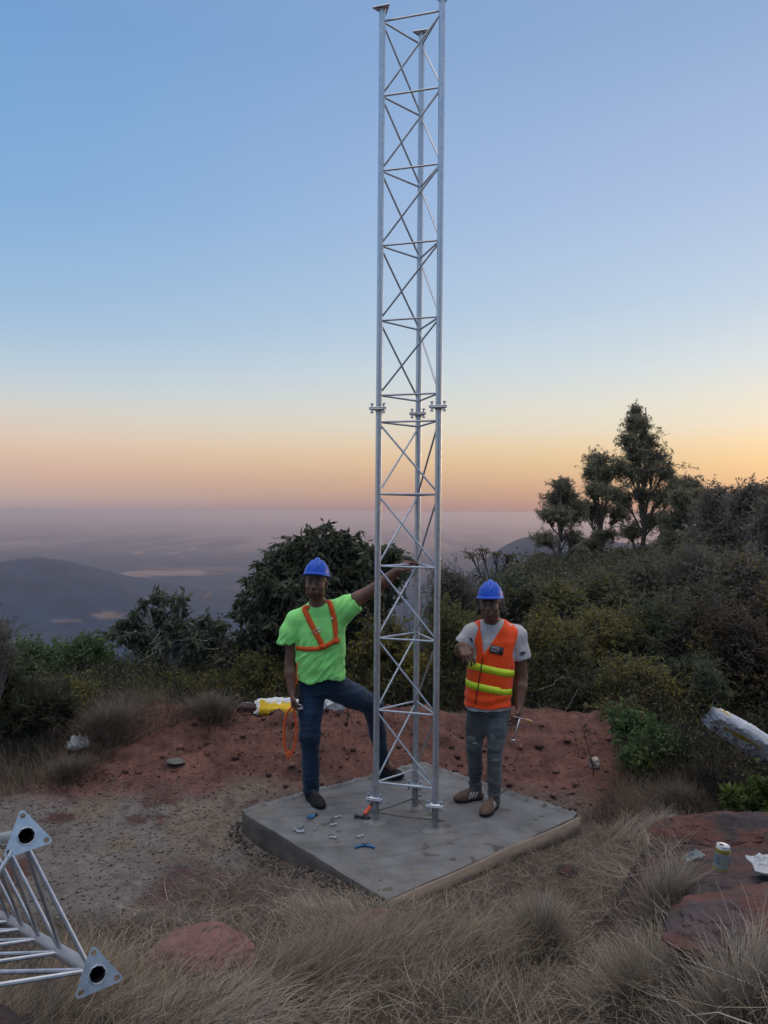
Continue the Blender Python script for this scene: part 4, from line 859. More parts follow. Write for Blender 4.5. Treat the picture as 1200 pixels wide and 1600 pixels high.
# ------------------------------------------------------------------ undergrowth: low scrub cover under and between the bushes, too dense to count
def undergrowth(name, label, xs, ys, n, hgt, L, Wd, pal, seed, mask, twig=.25):
    rng = np.random.default_rng(seed); x = rng.uniform(*xs, n); y = ys[0]*(ys[1]/ys[0])**rng.random(n)
    ok = rng.random(n) < mask(x, y); x, y = x[ok], y[ok]; n = len(x)
    hh = hgt*(.35+.65*np.clip(.5+.9*fbm(x*1.3/hgt, y*1.3/hgt, seed=seed), 0, 1.3))
    if True:
        z = H(x, y)+hh*rng.random(n)**.7; sc = (y/ys[0])**.65
    pos = np.column_stack([x, y, z]); V, F = leaves(pos, rsph(rng, n)+[0, 0, .3], L*sc*rng.uniform(.6, 1.3, n), Wd*sc, rng, .2)
    c = gcol(rng, n, pal)*(.6+.5*(.5+.5*noise(x*2.5, y*2.5, z*2.5, seed=5)))[:, None]
    m = int(n*twig); k = rng.integers(0, n, m); a = pos[k]*[1, 1, 0]; a[:, 2] = H(a[:, 0], a[:, 1]); b = a+np.column_stack([rng.normal(size=m)*.25*hh[k], rng.normal(size=m)*.25*hh[k], hh[k]*rng.uniform(.5, 1.25, m)])
    v2, f2 = tubes(np.stack([a, (a+b)/2+rng.normal(size=(m, 3))*.05*hh[k][:, None], b], 1), np.stack([.004*sc[k], .003*sc[k], .0015*sc[k]], 1), 3)
    cc = np.vstack([np.repeat(c, 4, 0), np.repeat(np.array([[.10, .088, .075]])*(.6+.8*rng.random((m, 1))), 9, 0)])
    o = make(name, np.vstack([V, v2]), [F, f2+len(V)], M_LEAF, col=cc, smooth=False); tag(o, label, kind='stuff')
def m_back(x, y):
    e = 8.35+.25*np.sin(x*1.3)+.15*noise(x*3, 0, seed=2)
    k = sst(e, e+.35, y)*sst(14, 11, y)*sst(-4.6, -3.2, x)
    return k
undergrowth('undergrowth', 'low tangled scrub filling the ground behind the red soil heap', (-5.5, 6), (8.2, 14), 60000, .55, .040, .017, [np.array(OLIVE[0]), np.array(OLIVE[1]), np.array(BRN[0]), np.array(GRN[0]), np.array([.14, .11, .07])], 71, m_back)
undergrowth('undergrowth', 'tangled brown and green scrub under the bushes on the right', (1.9, 9), (5.3, 14), 105000, .50, .038, .015, [np.array(OLIVE[0]), np.array(BRN[0]), np.array([.11, .085, .06]), np.array(DKG[1])], 72, lambda x, y: sst(2.15, 2.6, x+.35*noise(y*1.5, x, seed=4)-.10*(y-6))*sst(.78, .66, x/y)*sst(5.4, 6.2, y))
undergrowth('scrub_cover', 'dark scrub covering the hillside behind the bushes', (-3, 40), (13, 60), 120000, 1.5, .085, .045, [np.array(OLIVE[0]), np.array(DKG[1]), np.array(GREY[0]), np.array(BRN[1])], 73, lambda x, y: sst(.02, .10, x/y)*sst(.85, .7, x/y), twig=.12)
undergrowth('undergrowth', 'olive scrub on the slope beyond the left side of the clearing', (-7.5, -2), (7.6, 11), 24000, .22, .038, .015, [np.array(OLIVE[1])*1.2, np.array(OLIVE[0]), np.array([.26, .21, .14]), np.array(GREY[1])*1.2], 74, lambda x, y: sst(-2.6, -3.3, x+.4*noise(y, x, seed=4))*sst(-.62, -.52, x/y)*sst(7.4, 8.6, y))
# ================================================================== people (signed distance fields turned into one continuous surface)
class Field:
    def __init__(s, lo, hi, vox):
        s.lo = np.array(lo, float); s.vox = vox; s.n = np.ceil((np.array(hi)-s.lo)/vox).astype(int)+1
        s.F = np.full(s.n, .08, np.float32)
        s.ax = [s.lo[i]+np.arange(s.n[i])*vox for i in range(3)]
    def _sl(s, lo, hi, m=.05):
        a = np.clip(np.floor((np.asarray(lo)-m-s.lo)/s.vox).astype(int), 0, s.n); b = np.clip(np.ceil((np.asarray(hi)+m-s.lo)/s.vox).astype(int)+1, 0, s.n)
        return tuple(slice(i, j) for i, j in zip(a, b))
    def grid(s, sl):
        return s.ax[0][sl[0]][:, None, None], s.ax[1][sl[1]][None, :, None], s.ax[2][sl[2]][None, None, :]
    def op(s, sl, d, k, mode):
        if min(d.shape) == 0: return
        A = s.F[sl]
        if mode == 'sub': d = -d; 
        if mode == 'add':
            if k > 0:
                h = np.clip(.5+.5*(A-d)/k, 0, 1); s.F[sl] = A*(1-h)+d*h-k*h*(1-h)
            else: s.F[sl] = np.minimum(A, d)
        else:
            if k > 0:
                h = np.clip(.5-.5*(A-d)/k, 0, 1); s.F[sl] = A*(1-h)+d*h+k*h*(1-h)
            else: s.F[sl] = np.maximum(A, d)
    def cone(s, a, b, ra, rb, k=.02, mode='add', cut=None):
        a = np.asarray(a, float); b = np.asarray(b, float); r = max(ra, rb); sl = s._sl(np.minimum(a, b)-r, np.maximum(a, b)+r)
        X, Y, Z = s.grid(sl); e = b-a; L2 = e@e+1e-9
        t = np.clip(((X-a[0])*e[0]+(Y-a[1])*e[1]+(Z-a[2])*e[2])/L2, 0, 1)
        d = np.sqrt((X-a[0]-e[0]*t)**2+(Y-a[1]-e[1]*t)**2+(Z-a[2]-e[2]*t)**2)-(ra+(rb-ra)*t)
        if cut is not None:
            c, n = cut; n = unit(n); d = np.maximum(d, (X-c[0])*n[0]+(Y-c[1])*n[1]+(Z-c[2])*n[2])
        s.op(sl, d.astype(np.float32), k, mode)
    def chain(s, P, R, k=.015, mode='add'):
        for i in range(len(P)-1): s.cone(P[i], P[i+1], R[i], R[i+1], k, mode)
    def ell(s, c, r, M=None, k=.01, mode='add', zclip=None):
        c = np.asarray(c, float); r = np.asarray(r, float); m = r.max() if M is not None else r
        sl = s._sl(c-m, c+m); X, Y, Z = s.grid(sl); X = X-c[0]; Y = Y-c[1]; Z = Z-c[2]
        if M is not None: X, Y, Z = [X*M[0][i]+Y*M[1][i]+Z*M[2][i] for i in range(3)]     # M columns are the local axes
        q = np.sqrt((X/r[0])**2+(Y/r[1])**2+(Z/r[2])**2); g = np.sqrt((X/r[0]**2)**2+(Y/r[1]**2)**2+(Z/r[2]**2)**2)
        d = np.where(g > 1e-6, q*(q-1)/np.maximum(g, 1e-6), -r.min())
        if zclip is not None: d = np.maximum(d, zclip-Z)
        s.op(sl, d.astype(np.float32), k, mode)
    def loft(s, sec, yaw=0.0, k=.02, mode='add', p=2.3, grow=0.0, cut=None):
        """sec rows: z, cx, cy, rx, ry, bottom to top"""
        q = np.array(sec, float); lo = np.array([(q[:, 1]-q[:, 3]-.05).min()-.1, (q[:, 2]-q[:, 4]-.05).min()-.1, q[0, 0]]); hi = np.array([(q[:, 1]+q[:, 3]+.05).max()+.1, (q[:, 2]+q[:, 4]+.05).max()+.1, q[-1, 0]])
        sl = s._sl(lo, hi); X, Y, Z = s.grid(sl)
        zz = s.ax[2][sl[2]]; cx, cy_, rx, ry = [np.interp(zz, q[:, 0], q[:, i])[None, None, :] for i in (1, 2, 3, 4)]
        rx = rx+grow; ry = ry+grow
        c_, s_ = math.cos(yaw), math.sin(yaw); x = (X-cx)*c_+(Y-cy_)*s_; y = -(X-cx)*s_+(Y-cy_)*c_
        d = ((np.abs(x)/rx)**p+(np.abs(y)/ry)**p)**(1/p); d = (d-1)*np.minimum(rx, ry)
        d = np.maximum(d, np.maximum(Z-q[-1, 0], q[0, 0]-Z))
        if cut is not None: d = np.maximum(d, cut(X, Y, Z))
        s.op(sl, d.astype(np.float32), k, mode)
    def clip(s, fn):
        X, Y, Z = s.grid((slice(None),)*3); s.F = np.maximum(s.F, fn(X, Y, Z).astype(np.float32))
    def mesh(s):
        F = s.F; S_ = F < 0; nx, ny, nz = F.shape
        c = np.zeros((nx-1, ny-1, nz-1), np.int8)
        for i in (0, 1):
            for j in (0, 1):
                for l in (0, 1): c += S_[i:nx-1+i, j:ny-1+j, l:nz-1+l]
        I = np.argwhere((c > 0) & (c < 8)); idx = np.full(c.shape, -1, np.int32); idx[tuple(I.T)] = np.arange(len(I))
        acc = np.zeros((len(I), 3)); cnt = np.zeros(len(I))
        cor = [(i, j, l) for i in (0, 1) for j in (0, 1) for l in (0, 1)]
        vals = {q: F[I[:, 0]+q[0], I[:, 1]+q[1], I[:, 2]+q[2]].astype(float) for q in cor}
        for a in cor:
            for d in range(3):
                if a[d] == 0:
                    b = list(a); b[d] = 1; b = tuple(b); va, vb = vals[a], vals[b]; m = (va < 0) != (vb < 0)
                    t = np.where(m, va/np.where(m, va-vb, 1), 0); p = np.tile(np.array(a, float), (len(I), 1)); p[:, d] += t
                    acc += p*m[:, None]; cnt += m
        V = (I+acc/cnt[:, None])*s.vox+s.lo
        Q = []
        for d in range(3):
            u, w = (d+1) % 3, (d+2) % 3
            A = [slice(None)]*3; B = [slice(None)]*3; A[d] = slice(0, -1); B[d] = slice(1, None)
            a, b = S_[tuple(A)], S_[tuple(B)]; K = np.argwhere(a != b); K = K[(K[:, u] > 0) & (K[:, w] > 0) & (K[:, u] < F.shape[u]-1) & (K[:, w] < F.shape[w]-1)]
            du = np.zeros(3, int); du[u] = 1; dw = np.zeros(3, int); dw[w] = 1
            f = np.stack([idx[tuple((K-du-dw).T)], idx[tuple((K-dw).T)], idx[tuple(K.T)], idx[tuple((K-du).T)]], 1)
            ins = a[tuple(K.T)]; f = np.where(ins[:, None], f, f[:, ::-1]); Q.append(f)
        return V, np.vstack(Q)
def vnormals(V, F):
    n = np.cross(V[F[:, 2]]-V[F[:, 0]], V[F[:, 3]]-V[F[:, 1]]); N_ = np.zeros_like(V)
    for i in range(4): np.add.at(N_, F[:, i], n)
    return N_/(np.linalg.norm(N_, axis=1)[:, None]+1e-12)
def relax(V, F, it=2, lam=.5):
    e = np.vstack([F[:, [0, 1]], F[:, [1, 2]], F[:, [2, 3]], F[:, [3, 0]]]); deg = np.bincount(e.ravel(), minlength=len(V))[:, None]
    for _ in range(it):
        a = np.zeros_like(V)
        for c in range(3): a[:, c] = np.bincount(e[:, 0], V[e[:, 1], c], len(V))+np.bincount(e[:, 1], V[e[:, 0], c], len(V))
        V = V*(1-lam)+a/np.maximum(deg, 1)*lam
    return V

M_SKIN = mat('skin', attr=True, rough=.5, spec=.45, var=.10, vscale=30)
M_CLOTH = mat('cloth', attr=True, rough=.85, spec=.15, sheen=.25, bump=.0008, bscale=260, var=.06, vscale=14)
M_VEST = mat('fluorescent_polyester', attr=True, rough=.6, spec=.3, sheen=.15, var=.05, vscale=12, bump=.0006, bscale=300)
M_DENIM = mat('denim', attr=True, rough=.9, spec=.15, sheen=.15, bump=.0010, bscale=320, var=.14, vscale=30)
M_HELM = mat('blue_helmet_plastic', (.003, .078, .54), rough=.42, spec=.45, coat=0, var=.05, vscale=4)
M_SHOE = mat('shoe_material', attr=True, rough=.75, spec=.3, bump=.0006, bscale=200)
M_STRAP = mat('orange_webbing', (.75, .115, .025), rough=.75, spec=.25, var=.10, vscale=40, bump=.0006, bscale=400)
M_BLACK = mat('black_fabric', (.012, .012, .014), rough=.8)
M_METAL = mat('bright_metal', (.65, .66, .68), rough=.3, metal=1.0)

def frame(yaw, tilt=0.0, nod=0.0):
    """head frame: columns = local x (image right), y (back), z (up); yaw > 0 turns the face to the image left"""
    Rz = np.array([[math.cos(yaw), math.sin(yaw), 0], [-math.sin(yaw), math.cos(yaw), 0], [0, 0, 1]])
    Ry = np.array([[math.cos(tilt), 0, math.sin(tilt)], [0, 1, 0], [-math.sin(tilt), 0, math.cos(tilt)]])
    Rx = np.array([[1, 0, 0], [0, math.cos(nod), -math.sin(nod)], [0, math.sin(nod), math.cos(nod)]])
    return Rz@Ry@Rx
def head(f, c, M, s=1.0, smile=0.0):
    w = lambda p: np.asarray(c)+M@(np.asarray(p, float)*s)
    E = lambda p, r, k=.012, mode='add': f.ell(w(p), np.array(r)*s, M, k*s, mode)
    E((0, .012, .035), (.075, .094, .088)); E((0, -.018, -.035), (.061, .068, .082), .03)
    E((0, -.040, -.080), (.036, .042, .036), .025); E((0, -.066, -.098), (.021, .018, .018), .018)          # jaw, chin
    for q in (-1, 1):
        E((q*.046, -.050, -.028), (.022, .026, .026), .022)                                                # cheekbone
        E((q*.050, -.018, -.072), (.020, .035, .026), .02)
        E((q*.031, -.094, .010), (.018, .014, .011), .010, 'sub'); E((q*.031, -.074, .008), (.0145, .014, .0125), .002)
        E((q*.031, -.0815, .0185), (.019, .009, .005), .005)                                              # upper lid
        E((q*.031, -.080, .030), (.024, .012, .007), .012)                                                # brow ridge
        E((q*.078, .012, -.004), (.010, .019, .030), .006); E((q*.083, .006, -.002), (.005, .009, .018), .004, 'sub')
        E((q*.0125, -.098, -.026), (.0095, .010, .008), .006)                                              # nostril wing
        E((q*.0075, -.104, -.035), (.004, .005, .004), .002, 'sub')
    f.cone(w((0, -.080, .018)), w((0, -.106, -.022)), .0085*s, .0115*s, .010*s)
    E((0, -.085, -.060), (.027, .014, .018), .014)
    E((0, -.0965, -.0525), (.0215, .0075, .0052), .004); E((0, -.0945, -.0655), (.0200, .0085, .0066), .004)
    E((0, -.104, -.0590), (.020+.004*smile, .006, .0013+.0012*smile), .002, 'sub')
    return w
def skin_cols(V, hd, base, dark, beard=.0):
    """skin tone with lips, eyes, brows, hairline; hd = (centre, M, s)"""
    c, M, s = hd; L = (V-np.asarray(c))@M/s
    col = np.tile(np.array(base), (len(V), 1)); col = col*(1+.10*fbm(V[:, 0]*14, V[:, 1]*14, V[:, 2]*14, seed=3))[:, None]
    x, y, z = L.T; inh = (np.abs(x) < .10) & (np.abs(z) < .16) & (np.abs(y) < .13)
    def put(mask, cc, k=1.0):
        mask = (np.clip(mask, 0, 1)*k*inh)[:, None]; col[:] = col*(1-mask)+np.array(cc)*mask
    fr = y < -.03
    for q in (-1, 1):
        e = np.hypot((x-q*.031)/.0145, (z-.008)/.0062); put((e < 1)*(y < -.075)*1.0, (.20, .17, .155)); put((np.hypot(x-q*.031, z-.0085) < .0058)*(y < -.075)*1.0, (.012, .008, .006))
        put(sst(1.15, .8, np.hypot((x-q*.032)/.023, (z-.031-.003*np.cos((x-q*.03)*90))/.0050))*fr, dark, .85)
    put(sst(1.2, .8, np.hypot(x/.025, (z+.059)/.0125))*fr, (base[0]*1.05, base[1]*.72, base[2]*.75), .75)
    put((np.abs(z+.059) < .0022)*(np.abs(x) < .021)*fr*1.0, (.02, .01, .01))
    if beard > 0:
        m = sst(-.060, -.078, z+.10*np.abs(x)*0)*sst(.055, .045, np.abs(x))*fr*(1-sst(1.1, .8, np.hypot(x/.027, (z+.062)/.016))); put(m, dark, beard)
        put(sst(1.2, .9, np.hypot(x/.028, (z+.043)/.0055))*fr, dark, beard*.8)
        put(sst(.062, .07, np.abs(x))*sst(.0, -.02, z-.0)*sst(-.10, -.09, z)*sst(.01, -.01, y), dark, beard*.5)
    hair = sst(.012, .020, y*.6+np.abs(x)*.25+z*.12-.012)*sst(-.055, -.035, z)*(y > -.02); put(hair, dark, .9)
    put(sst(.068, .078, z), dark, .9)
    return np.clip(col, .003, 1)
def hand(f, Wp, d, n, t, curls=(.5, .55, .6, .7), thumb=(.5, .6), s=1.0, spread=.06, curl2=1.2):
    """wrist point, pointing direction, palm normal (fingers curl towards it), thumb side"""
    d = unit(d); n = unit(np.asarray(n)-d*(np.asarray(n)@d)); t = unit(np.asarray(t)-d*(np.asarray(t)@d)-n*(np.asarray(t)@n)); Wp = np.asarray(Wp, float)
    L = [.085, .088, .083, .074]; off = [.0305, .0105, -.0100, -.0295]; fl = [(.040, .025, .020), (.045, .028, .022), (.041, .026, .021), (.032, .020, .018)]
    for i in range(4):
        k0 = Wp+(d*L[i]+t*off[i])*s; f.cone(Wp+t*off[i]*.55*s+d*.005*s, k0, .0165*s, .0122*s, .010)
        a = 0; p = k0; dd = unit(d+t*off[i]*spread*30)
        for j, l in enumerate(fl[i]):
            a += curls[i]*(1.0 if j == 0 else curl2); v = dd*math.cos(a)+n*math.sin(a); q = p+v*l*s
            r = [.0098, .0088, .0080, .0070]; sc = s*(.88 if i == 3 else 1); f.cone(p, q, r[j]*sc, r[j+1]*sc, .0025); p = q
    b = Wp+(d*.018+t*.024)*s; v = unit(t*.75+d*.75+n*.35); q = b+v*.045*s; f.cone(b, q, .0155*s, .0115*s, .010)
    v = unit(d*.85+t*(.35-thumb[0])+n*(.35+thumb[0]*.5)); q2 = q+v*.034*s; f.cone(q, q2, .0110*s, .0095*s, .003)
    v = unit(d*.8+t*(.1-thumb[1])+n*(.3+thumb[1]*.5)); f.cone(q2, q2+v*.026*s, .0095*s, .0075*s, .002)
def wrinkle(V, N_, amp, fx, fy, fz, seed, mask=None, sharp=1.0):
    w = fbm(V[:, 0]*fx, V[:, 1]*fy, V[:, 2]*fz, o=3, seed=seed); r = (1-np.abs(w)*2.2)*sharp + w*(1-sharp)
    k = amp*(mask if mask is not None else 1.0); return V+N_*(r*k-amp*.3)[:, None]
def shoe(parent, org, heel, toe, up_, upper, sole, name='shoe', lace=None, stripes=None, w=.046, h=.075, side=1, pitch=0.0, soleh=.026, ankle=None, label=None):
    heel = np.asarray(heel, float); toe = np.asarray(toe, float); d = toe-heel; L = np.linalg.norm(d); d = d/L; z = unit(np.asarray(up_)-d*(np.asarray(up_)@d)); x = np.cross(d, z); M = np.stack([x, d, z], 1)
    lo = np.minimum(heel, toe)-.12; hi = np.maximum(heel, toe)+.12; hi[2] += .08; lo[2] += .06
    f = Field(lo, hi, .0042); w_ = lambda a, b, c: heel+x*a+d*b+z*c
    f.ell(w_(0, .045, .045), (w*.80, .052, .055), M, .02); f.ell(w_(0, L*.55, .038), (w*.85, L*.34, .048), M, .03); f.ell(w_(side*.004, L-.060, .024), (w*.98, .066, .036), M, .03)
    f.cone(w_(0, .050, .05), w_(0, .045, h+.020), w*.78, w*.80, .02)
    if ankle is not None: f.cone(np.asarray(ankle), w_(0, .045, h+.10), w*.74, w*.74, .004, 'sub')
    f.cone(w_(0, .040, h+.03), w_(0, .040, h+.12), w*.64, w*.66, .003, 'sub')
    f.cone(w_(0, L*.30, h+.012), w_(0, L*.62, .062), .020, .015, .012)     # tongue
    f.clip(lambda X, Y, Z: (soleh-.004)-((X-heel[0])*z[0]+(Y-heel[1])*z[1]+(Z-heel[2])*z[2]))
    V, F = f.mesh(); V = relax(V, F, 1, .3); q = (V-heel)@M; col = np.tile(np.array(upper), (len(V), 1))*(1+.12*fbm(V[:, 0]*30, V[:, 1]*30, V[:, 2]*30, seed=4))[:, None]
    if lace is not None:
        m = (np.abs(q[:, 0]) < .019)*(q[:, 1] > L*.30)*(q[:, 1] < L*.68)*(np.sin(q[:, 1]*420) > .2); col = np.where(m[:, None], np.array(lace), col)
        m = (q[:, 1] > L-.085)*(q[:, 2] < .05); col = np.where(m[:, None], col*.8, col)
    if stripes is not None:
        a = q[:, 1]-L*.34-(q[:, 2]-.03)*(-.55); m = (np.abs(q[:, 0]) > .016)*(q[:, 2] > .018)*(q[:, 2] < .072)*(a > 0)*(a < .078)*((a % .026) < .013); col = np.where((m > 0)[:, None], np.array(stripes), col)
        m = (q[:, 1] < .03)*(q[:, 2] > .045); col = np.where((m > 0)[:, None], np.array(stripes), col)
    o = make(name, V, F, M_SHOE, parent, org, np.clip(col, .003, 1))
    # sole: outline extruded
    n = 40; t = np.linspace(0, 2*PI, n, endpoint=False); yy = (1-np.cos(t))/2*L; sgn = np.sign(np.sin(t)+1e-9)
    u = yy/L; half = (w+.004)*np.sqrt(np.clip(1-np.abs(2*u-1)**3.2, 0, 1))*(.80+.24*sst(.35, .8, u)-.10*sst(.30, .45, u)*sst(.62, .45, u)); xx = half*sgn
    def ring(zz, g, lift=.0): return [heel+x*(a*g)+d*(b+(g-1)*(b-L/2))+z*(zz+lift*sst(.75, 1, b/L)) for a, b in zip(xx, yy)]
    R_ = [ring(0, .97, .012), ring(.006, 1.0, .011), ring(soleh-.004, 1.0, .006), ring(soleh, .96, .004)]
    V = np.vstack(R_); i = np.arange(n); j = (i+1) % n
    Fq = [np.vstack([np.stack([i+n*k, j+n*k, j+n*(k+1), i+n*(k+1)], 1) for k in range(3)]), i[::-1][None], (i+3*n)[None]]
    make('sole', V, Fq, M_SHOE, o, (0, 0, 0) if False else org, np.array(sole), smooth=False)
    return o
def helmet(parent, org, c, M, s=1.0, brim=.03):
    c = np.asarray(c, float); f = Field(c-.22, c+.22, .0034); w = lambda p: c+M@(np.asarray(p, float)*s)
    f.ell(c, np.array((.098, .126, .125))*s, M, 0, zclip=0.0)
    for q in (-1, 0, 1):           # raised ribs front to back
        P = []
        for a in np.linspace(-.10, PI*.78, 16): P.append(w((q*.040*math.sin(max(.45, min(PI-.45, a))), -.126*math.cos(a), (.125 if q == 0 else .1135)*max(0, math.sin(a)))))
        f.chain(P[1:], [(.0125 if q == 0 else .0035)*s]*(len(P)-1), .012)
    f.ell(w((0, -.008, .000)), np.array((.106, .142, .011))*s, M, .008); f.ell(w((0, -.080, .004)), np.array((.078, .090, .009))*s, M, .012)   # rim and peak
    f.ell(w((0, .004, -.012)), np.array((.091, .118, .115))*s, M, .003, 'sub')
    zax = M[:, 2]
    f.clip(lambda X, Y, Z: -.010-((X-c[0])*zax[0]+(Y-c[1])*zax[1]+(Z-c[2])*zax[2]))
    V, F = f.mesh(); V = relax(V, F, 2, .4); return make('helmet', V, F, M_HELM, parent, org)
def hit(tree, px, py):
    """where the line of sight through a photo pixel meets a surface"""
    d = Vector(ray(px, py)).normalized(); h = tree.ray_cast(Vector(CAM), d, 20)
    if h[0] is None: h = tree.find_nearest(Vector(at(px, py, 5.8)))
    return np.array(h[0]), np.array(h[1])
def bvh(V, F): return BVHTree.FromPolygons([tuple(p) for p in V], [tuple(int(i) for i in q) for q in F])
def ribbon_on(tree, pts, width, thick, name, mtl, parent, org, off=.002, col=None, direction=(0, 1, 0), tw=1.0):
    """a webbing strap laid on a surface: pts are world points in front of it, dropped along direction"""
    P = []; Nn = []
    pts = np.asarray(pts, float); k = 44; t = np.linspace(0, len(pts)-1, k); Q = np.stack([np.interp(t, np.arange(len(pts)), pts[:, i]) for i in range(3)], 1)
    for q in Q:
        h = tree.ray_cast(Vector(CAM), Vector(q-CAM).normalized(), 20)
        if h[0] is None: h = tree.find_nearest(Vector(CAM+(q-CAM)*5.75/q[1]))
        P.append(np.array(h[0])); Nn.append(np.array(h[1]))
    P = np.array(P); Nn = np.array(Nn)
    for _ in range(5): P[1:-1] = (P[:-2]+P[1:-1]*2+P[2:])/4; Nn[1:-1] = (Nn[:-2]+Nn[1:-1]*2+Nn[2:])/4
    Nn /= np.linalg.norm(Nn, axis=1)[:, None]
    for i in range(k):
        if Nn[i]@np.array(direction) > 0: Nn[i] = -Nn[i]
    T = np.gradient(P, axis=0); T /= np.linalg.norm(T, axis=1)[:, None]; B = np.cross(T, Nn); B /= np.linalg.norm(B, axis=1)[:, None]
    V = np.stack([P+Nn*off-B*width/2, P+Nn*(off+thick)-B*width/2, P+Nn*(off+thick*1.6), P+Nn*(off+thick)+B*width/2, P+Nn*off+B*width/2], 1).reshape(-1, 3)
    i = np.arange(k-1)[:, None]*5
    F = np.vstack([np.column_stack([i[:, 0]+a, i[:, 0]+b, i[:, 0]+5+b, i[:, 0]+5+a]) for a, b in ((0, 1), (1, 2), (2, 3), (3, 4), (4, 0))])
    return make(name, V, F, mtl, parent, org, smooth=False), P, Nn
SKIN1 = (.175, .085, .058); SKIN2 = (.170, .088, .062); HAIRC = (.010, .008, .007)

# ------------------------------------------------------------------ the man on the left
def man_left():
    Y = 5.85; A = lambda px, py, y=Y: at(px, py, y)
    org = np.array([-.50, 5.93, 0.0])
    hc = A(494, 911, 5.80); M = frame(.10, .03, -.02); S1 = 1.02
    hd = (hc, M, S1)
    nk = A(497, 948, 5.86); shR = A(462, 968, 5.88); shL = A(532, 952, 5.88)
    elR = A(454, 1038, 5.90); wrR = A(457, 1082, 5.84)
    elL = A(587, 919, 5.86); wrL = A(621, 892, 5.80)
    pel = A(505, 1062, 5.92); hpR = A(488, 1075, 5.92); hpL = A(522, 1073, 5.95)
    knR = A(484, 1150, 5.88); anR = A(486, 1232, 5.95); knL = A(582, 1102, 6.16); anL = A(598, 1187, 6.40)
    f = Field([-.86, 5.55, .02], [.32, 6.60, 1.86], .0047)
    head(f, hc, M, S1, 1.0)
    hw = lambda p: hc+M@(np.array(p)*S1)
    f.cone(hw((0, .015, -.06)), nk+[0, .01, -.02], .055, .060, .02); f.cone(nk, shR+[.03, 0, 0], .055, .055, .04); f.cone(nk, shL-[.03, 0, 0], .055, .055, .04)
    tx = pel[0]; f.loft([(.93, tx, 5.92, .15, .10), (1.05, tx, 5.92, .145, .10), (1.2, A(503, 1000)[0], 5.90, .16, .11), (1.36, A(500, 975)[0], 5.89, .165, .11), (1.46, nk[0], 5.88, .12, .08)], k=.04)
    for a, b, c, r in ((shR, elR, wrR, 1), (shL, elL, wrL, 1)):
        m = (a+b)/2; f.chain([a, m+[0, .005, 0], b], [.058, .055, .046], .02); f.chain([b, b*.68+c*.32, c], [.046, .049, .033], .015)
    # right hand hangs and closes around the rope; left hand grips the brace of the tower
    hand(f, wrR, (.03, -.06, -1), (1, .1, 0), (0, -1, 0), curls=(.75, .8, .85, .9), thumb=(.3, .8), s=1.1)
    hand(f, wrL, unit(A(640, 876, 5.77)-wrL)*1.0+np.array([0, 0, .12]), (.15, .35, -1), (-.55, -.3, .5), curls=(.55, .6, .65, .7), thumb=(.2, .7), s=1.12)
    f.chain([hpR, knR, anR, A(487, 1245, 5.95)], [.075, .052, .036, .034], .02); f.chain([hpL, knL, anL], [.075, .052, .036], .02); f.cone(anR, A(497, 1250, 5.86), .03, .03, .02); f.cone(anL, A(612, 1200, 6.40), .03, .03, .02)
    V, F = f.mesh(); V = relax(V, F, 1, .25)
    body = make('person', V, F, M_SKIN, None, tuple(org), skin_cols(V, hd, SKIN1, HAIRC, .75)); O = tuple(org)
    tag(body, 'man in a bright green t-shirt and orange harness leaning one hand on the tower', 'person')
    helmet(body, O, hw((0, .012, .052)), frame(.10, .03, -.16), 1.0)
    # t-shirt
    f = Field([-.90, 5.60, .86], [.10, 6.20, 1.66], .0052)
    cx = lambda px, py: A(px, py)[0]
    sec = [(.90, cx(501, 1062), 5.90, .182, .135), (1.00, cx(501, 1040), 5.90, .180, .134), (1.10, cx(500, 1020), 5.895, .176, .132), (1.22, cx(501, 1000), 5.89, .172, .130), (1.32, cx(500, 980), 5.885, .178, .128), (1.41, cx(499, 962), 5.885, .165, .112), (1.475, nk[0], 5.885, .10, .085), (1.53, nk[0], 5.88, .066, .07)]
    f.loft(sec, k=.03)
    slR = A(452, 1004, 5.89); slL = A(556, 939, 5.87)
    f.cone(nk+[-.02, 0, -.02], shR, .068, .072, .05); f.cone(nk+[.02, 0, -.02], shL, .068, .078, .05)
    dR = unit(slR-shR); dL = unit(slL-shL)
    f.chain([shR+[0, 0, .00], (shR+slR)/2+[-.008, 0, 0], slR+dR*.01], [.072, .078, .082], .03); f.chain([shL+[-.01, 0, -.01], (shL+slL)/2+[0, 0, -.012], slL+[0, 0, -.012]], [.085, .080, .076], .04)
    f.cone(shL+[-.03, 0, -.09], (shL+slL)/2+[-.02, 0, -.05], .075, .055, .05)      # cloth pulled under the raised arm
    f.clip(lambda X, Y_, Z: np.where(X < slR[0]+.075, (Z-(slR[2]+.004+.12*(X-slR[0])))*-1, -1.0)*((X < slR[0]+.06)) - 1.0*(X >= slR[0]+.06))
    nL = unit(slL-shL+np.array([0, 0, .02])); f.clip(lambda X, Y_, Z: (X-slL[0])*nL[0]+(Z-slL[2])*nL[2])
    f.cone(slR+[0, 0, .03], slR+dR*.12, .064, .072, .003, 'sub'); f.cone(slL-nL*.03, slL+nL*.10, .060, .068, .003, 'sub')
    f.ell(hw((0, -.02, -.135)), (.070, .085, .040), None, .006, 'sub'); f.cone(nk+[0, -.01, -.015], nk+[0, -.01, .12], .060, .072, .005, 'sub')
    hem = lambda X: A(500, 1064)[2]+.004+.06*(X-A(470, 1064)[0]-.05)*((X > A(505, 1064)[0]))*1.2+.012*np.sin((X)*26)
    f.clip(lambda X, Y_, Z: hem(X)-Z)
    f.loft([(.80, cx(501, 1062), 5.91, .160, .115), (hem(np.array(-.48))+.05, cx(501, 1062), 5.91, .158, .113)], k=.004, mode='sub')
    V, F = f.mesh(); V = relax(V, F, 1, .3); Nn = vnormals(V, F)
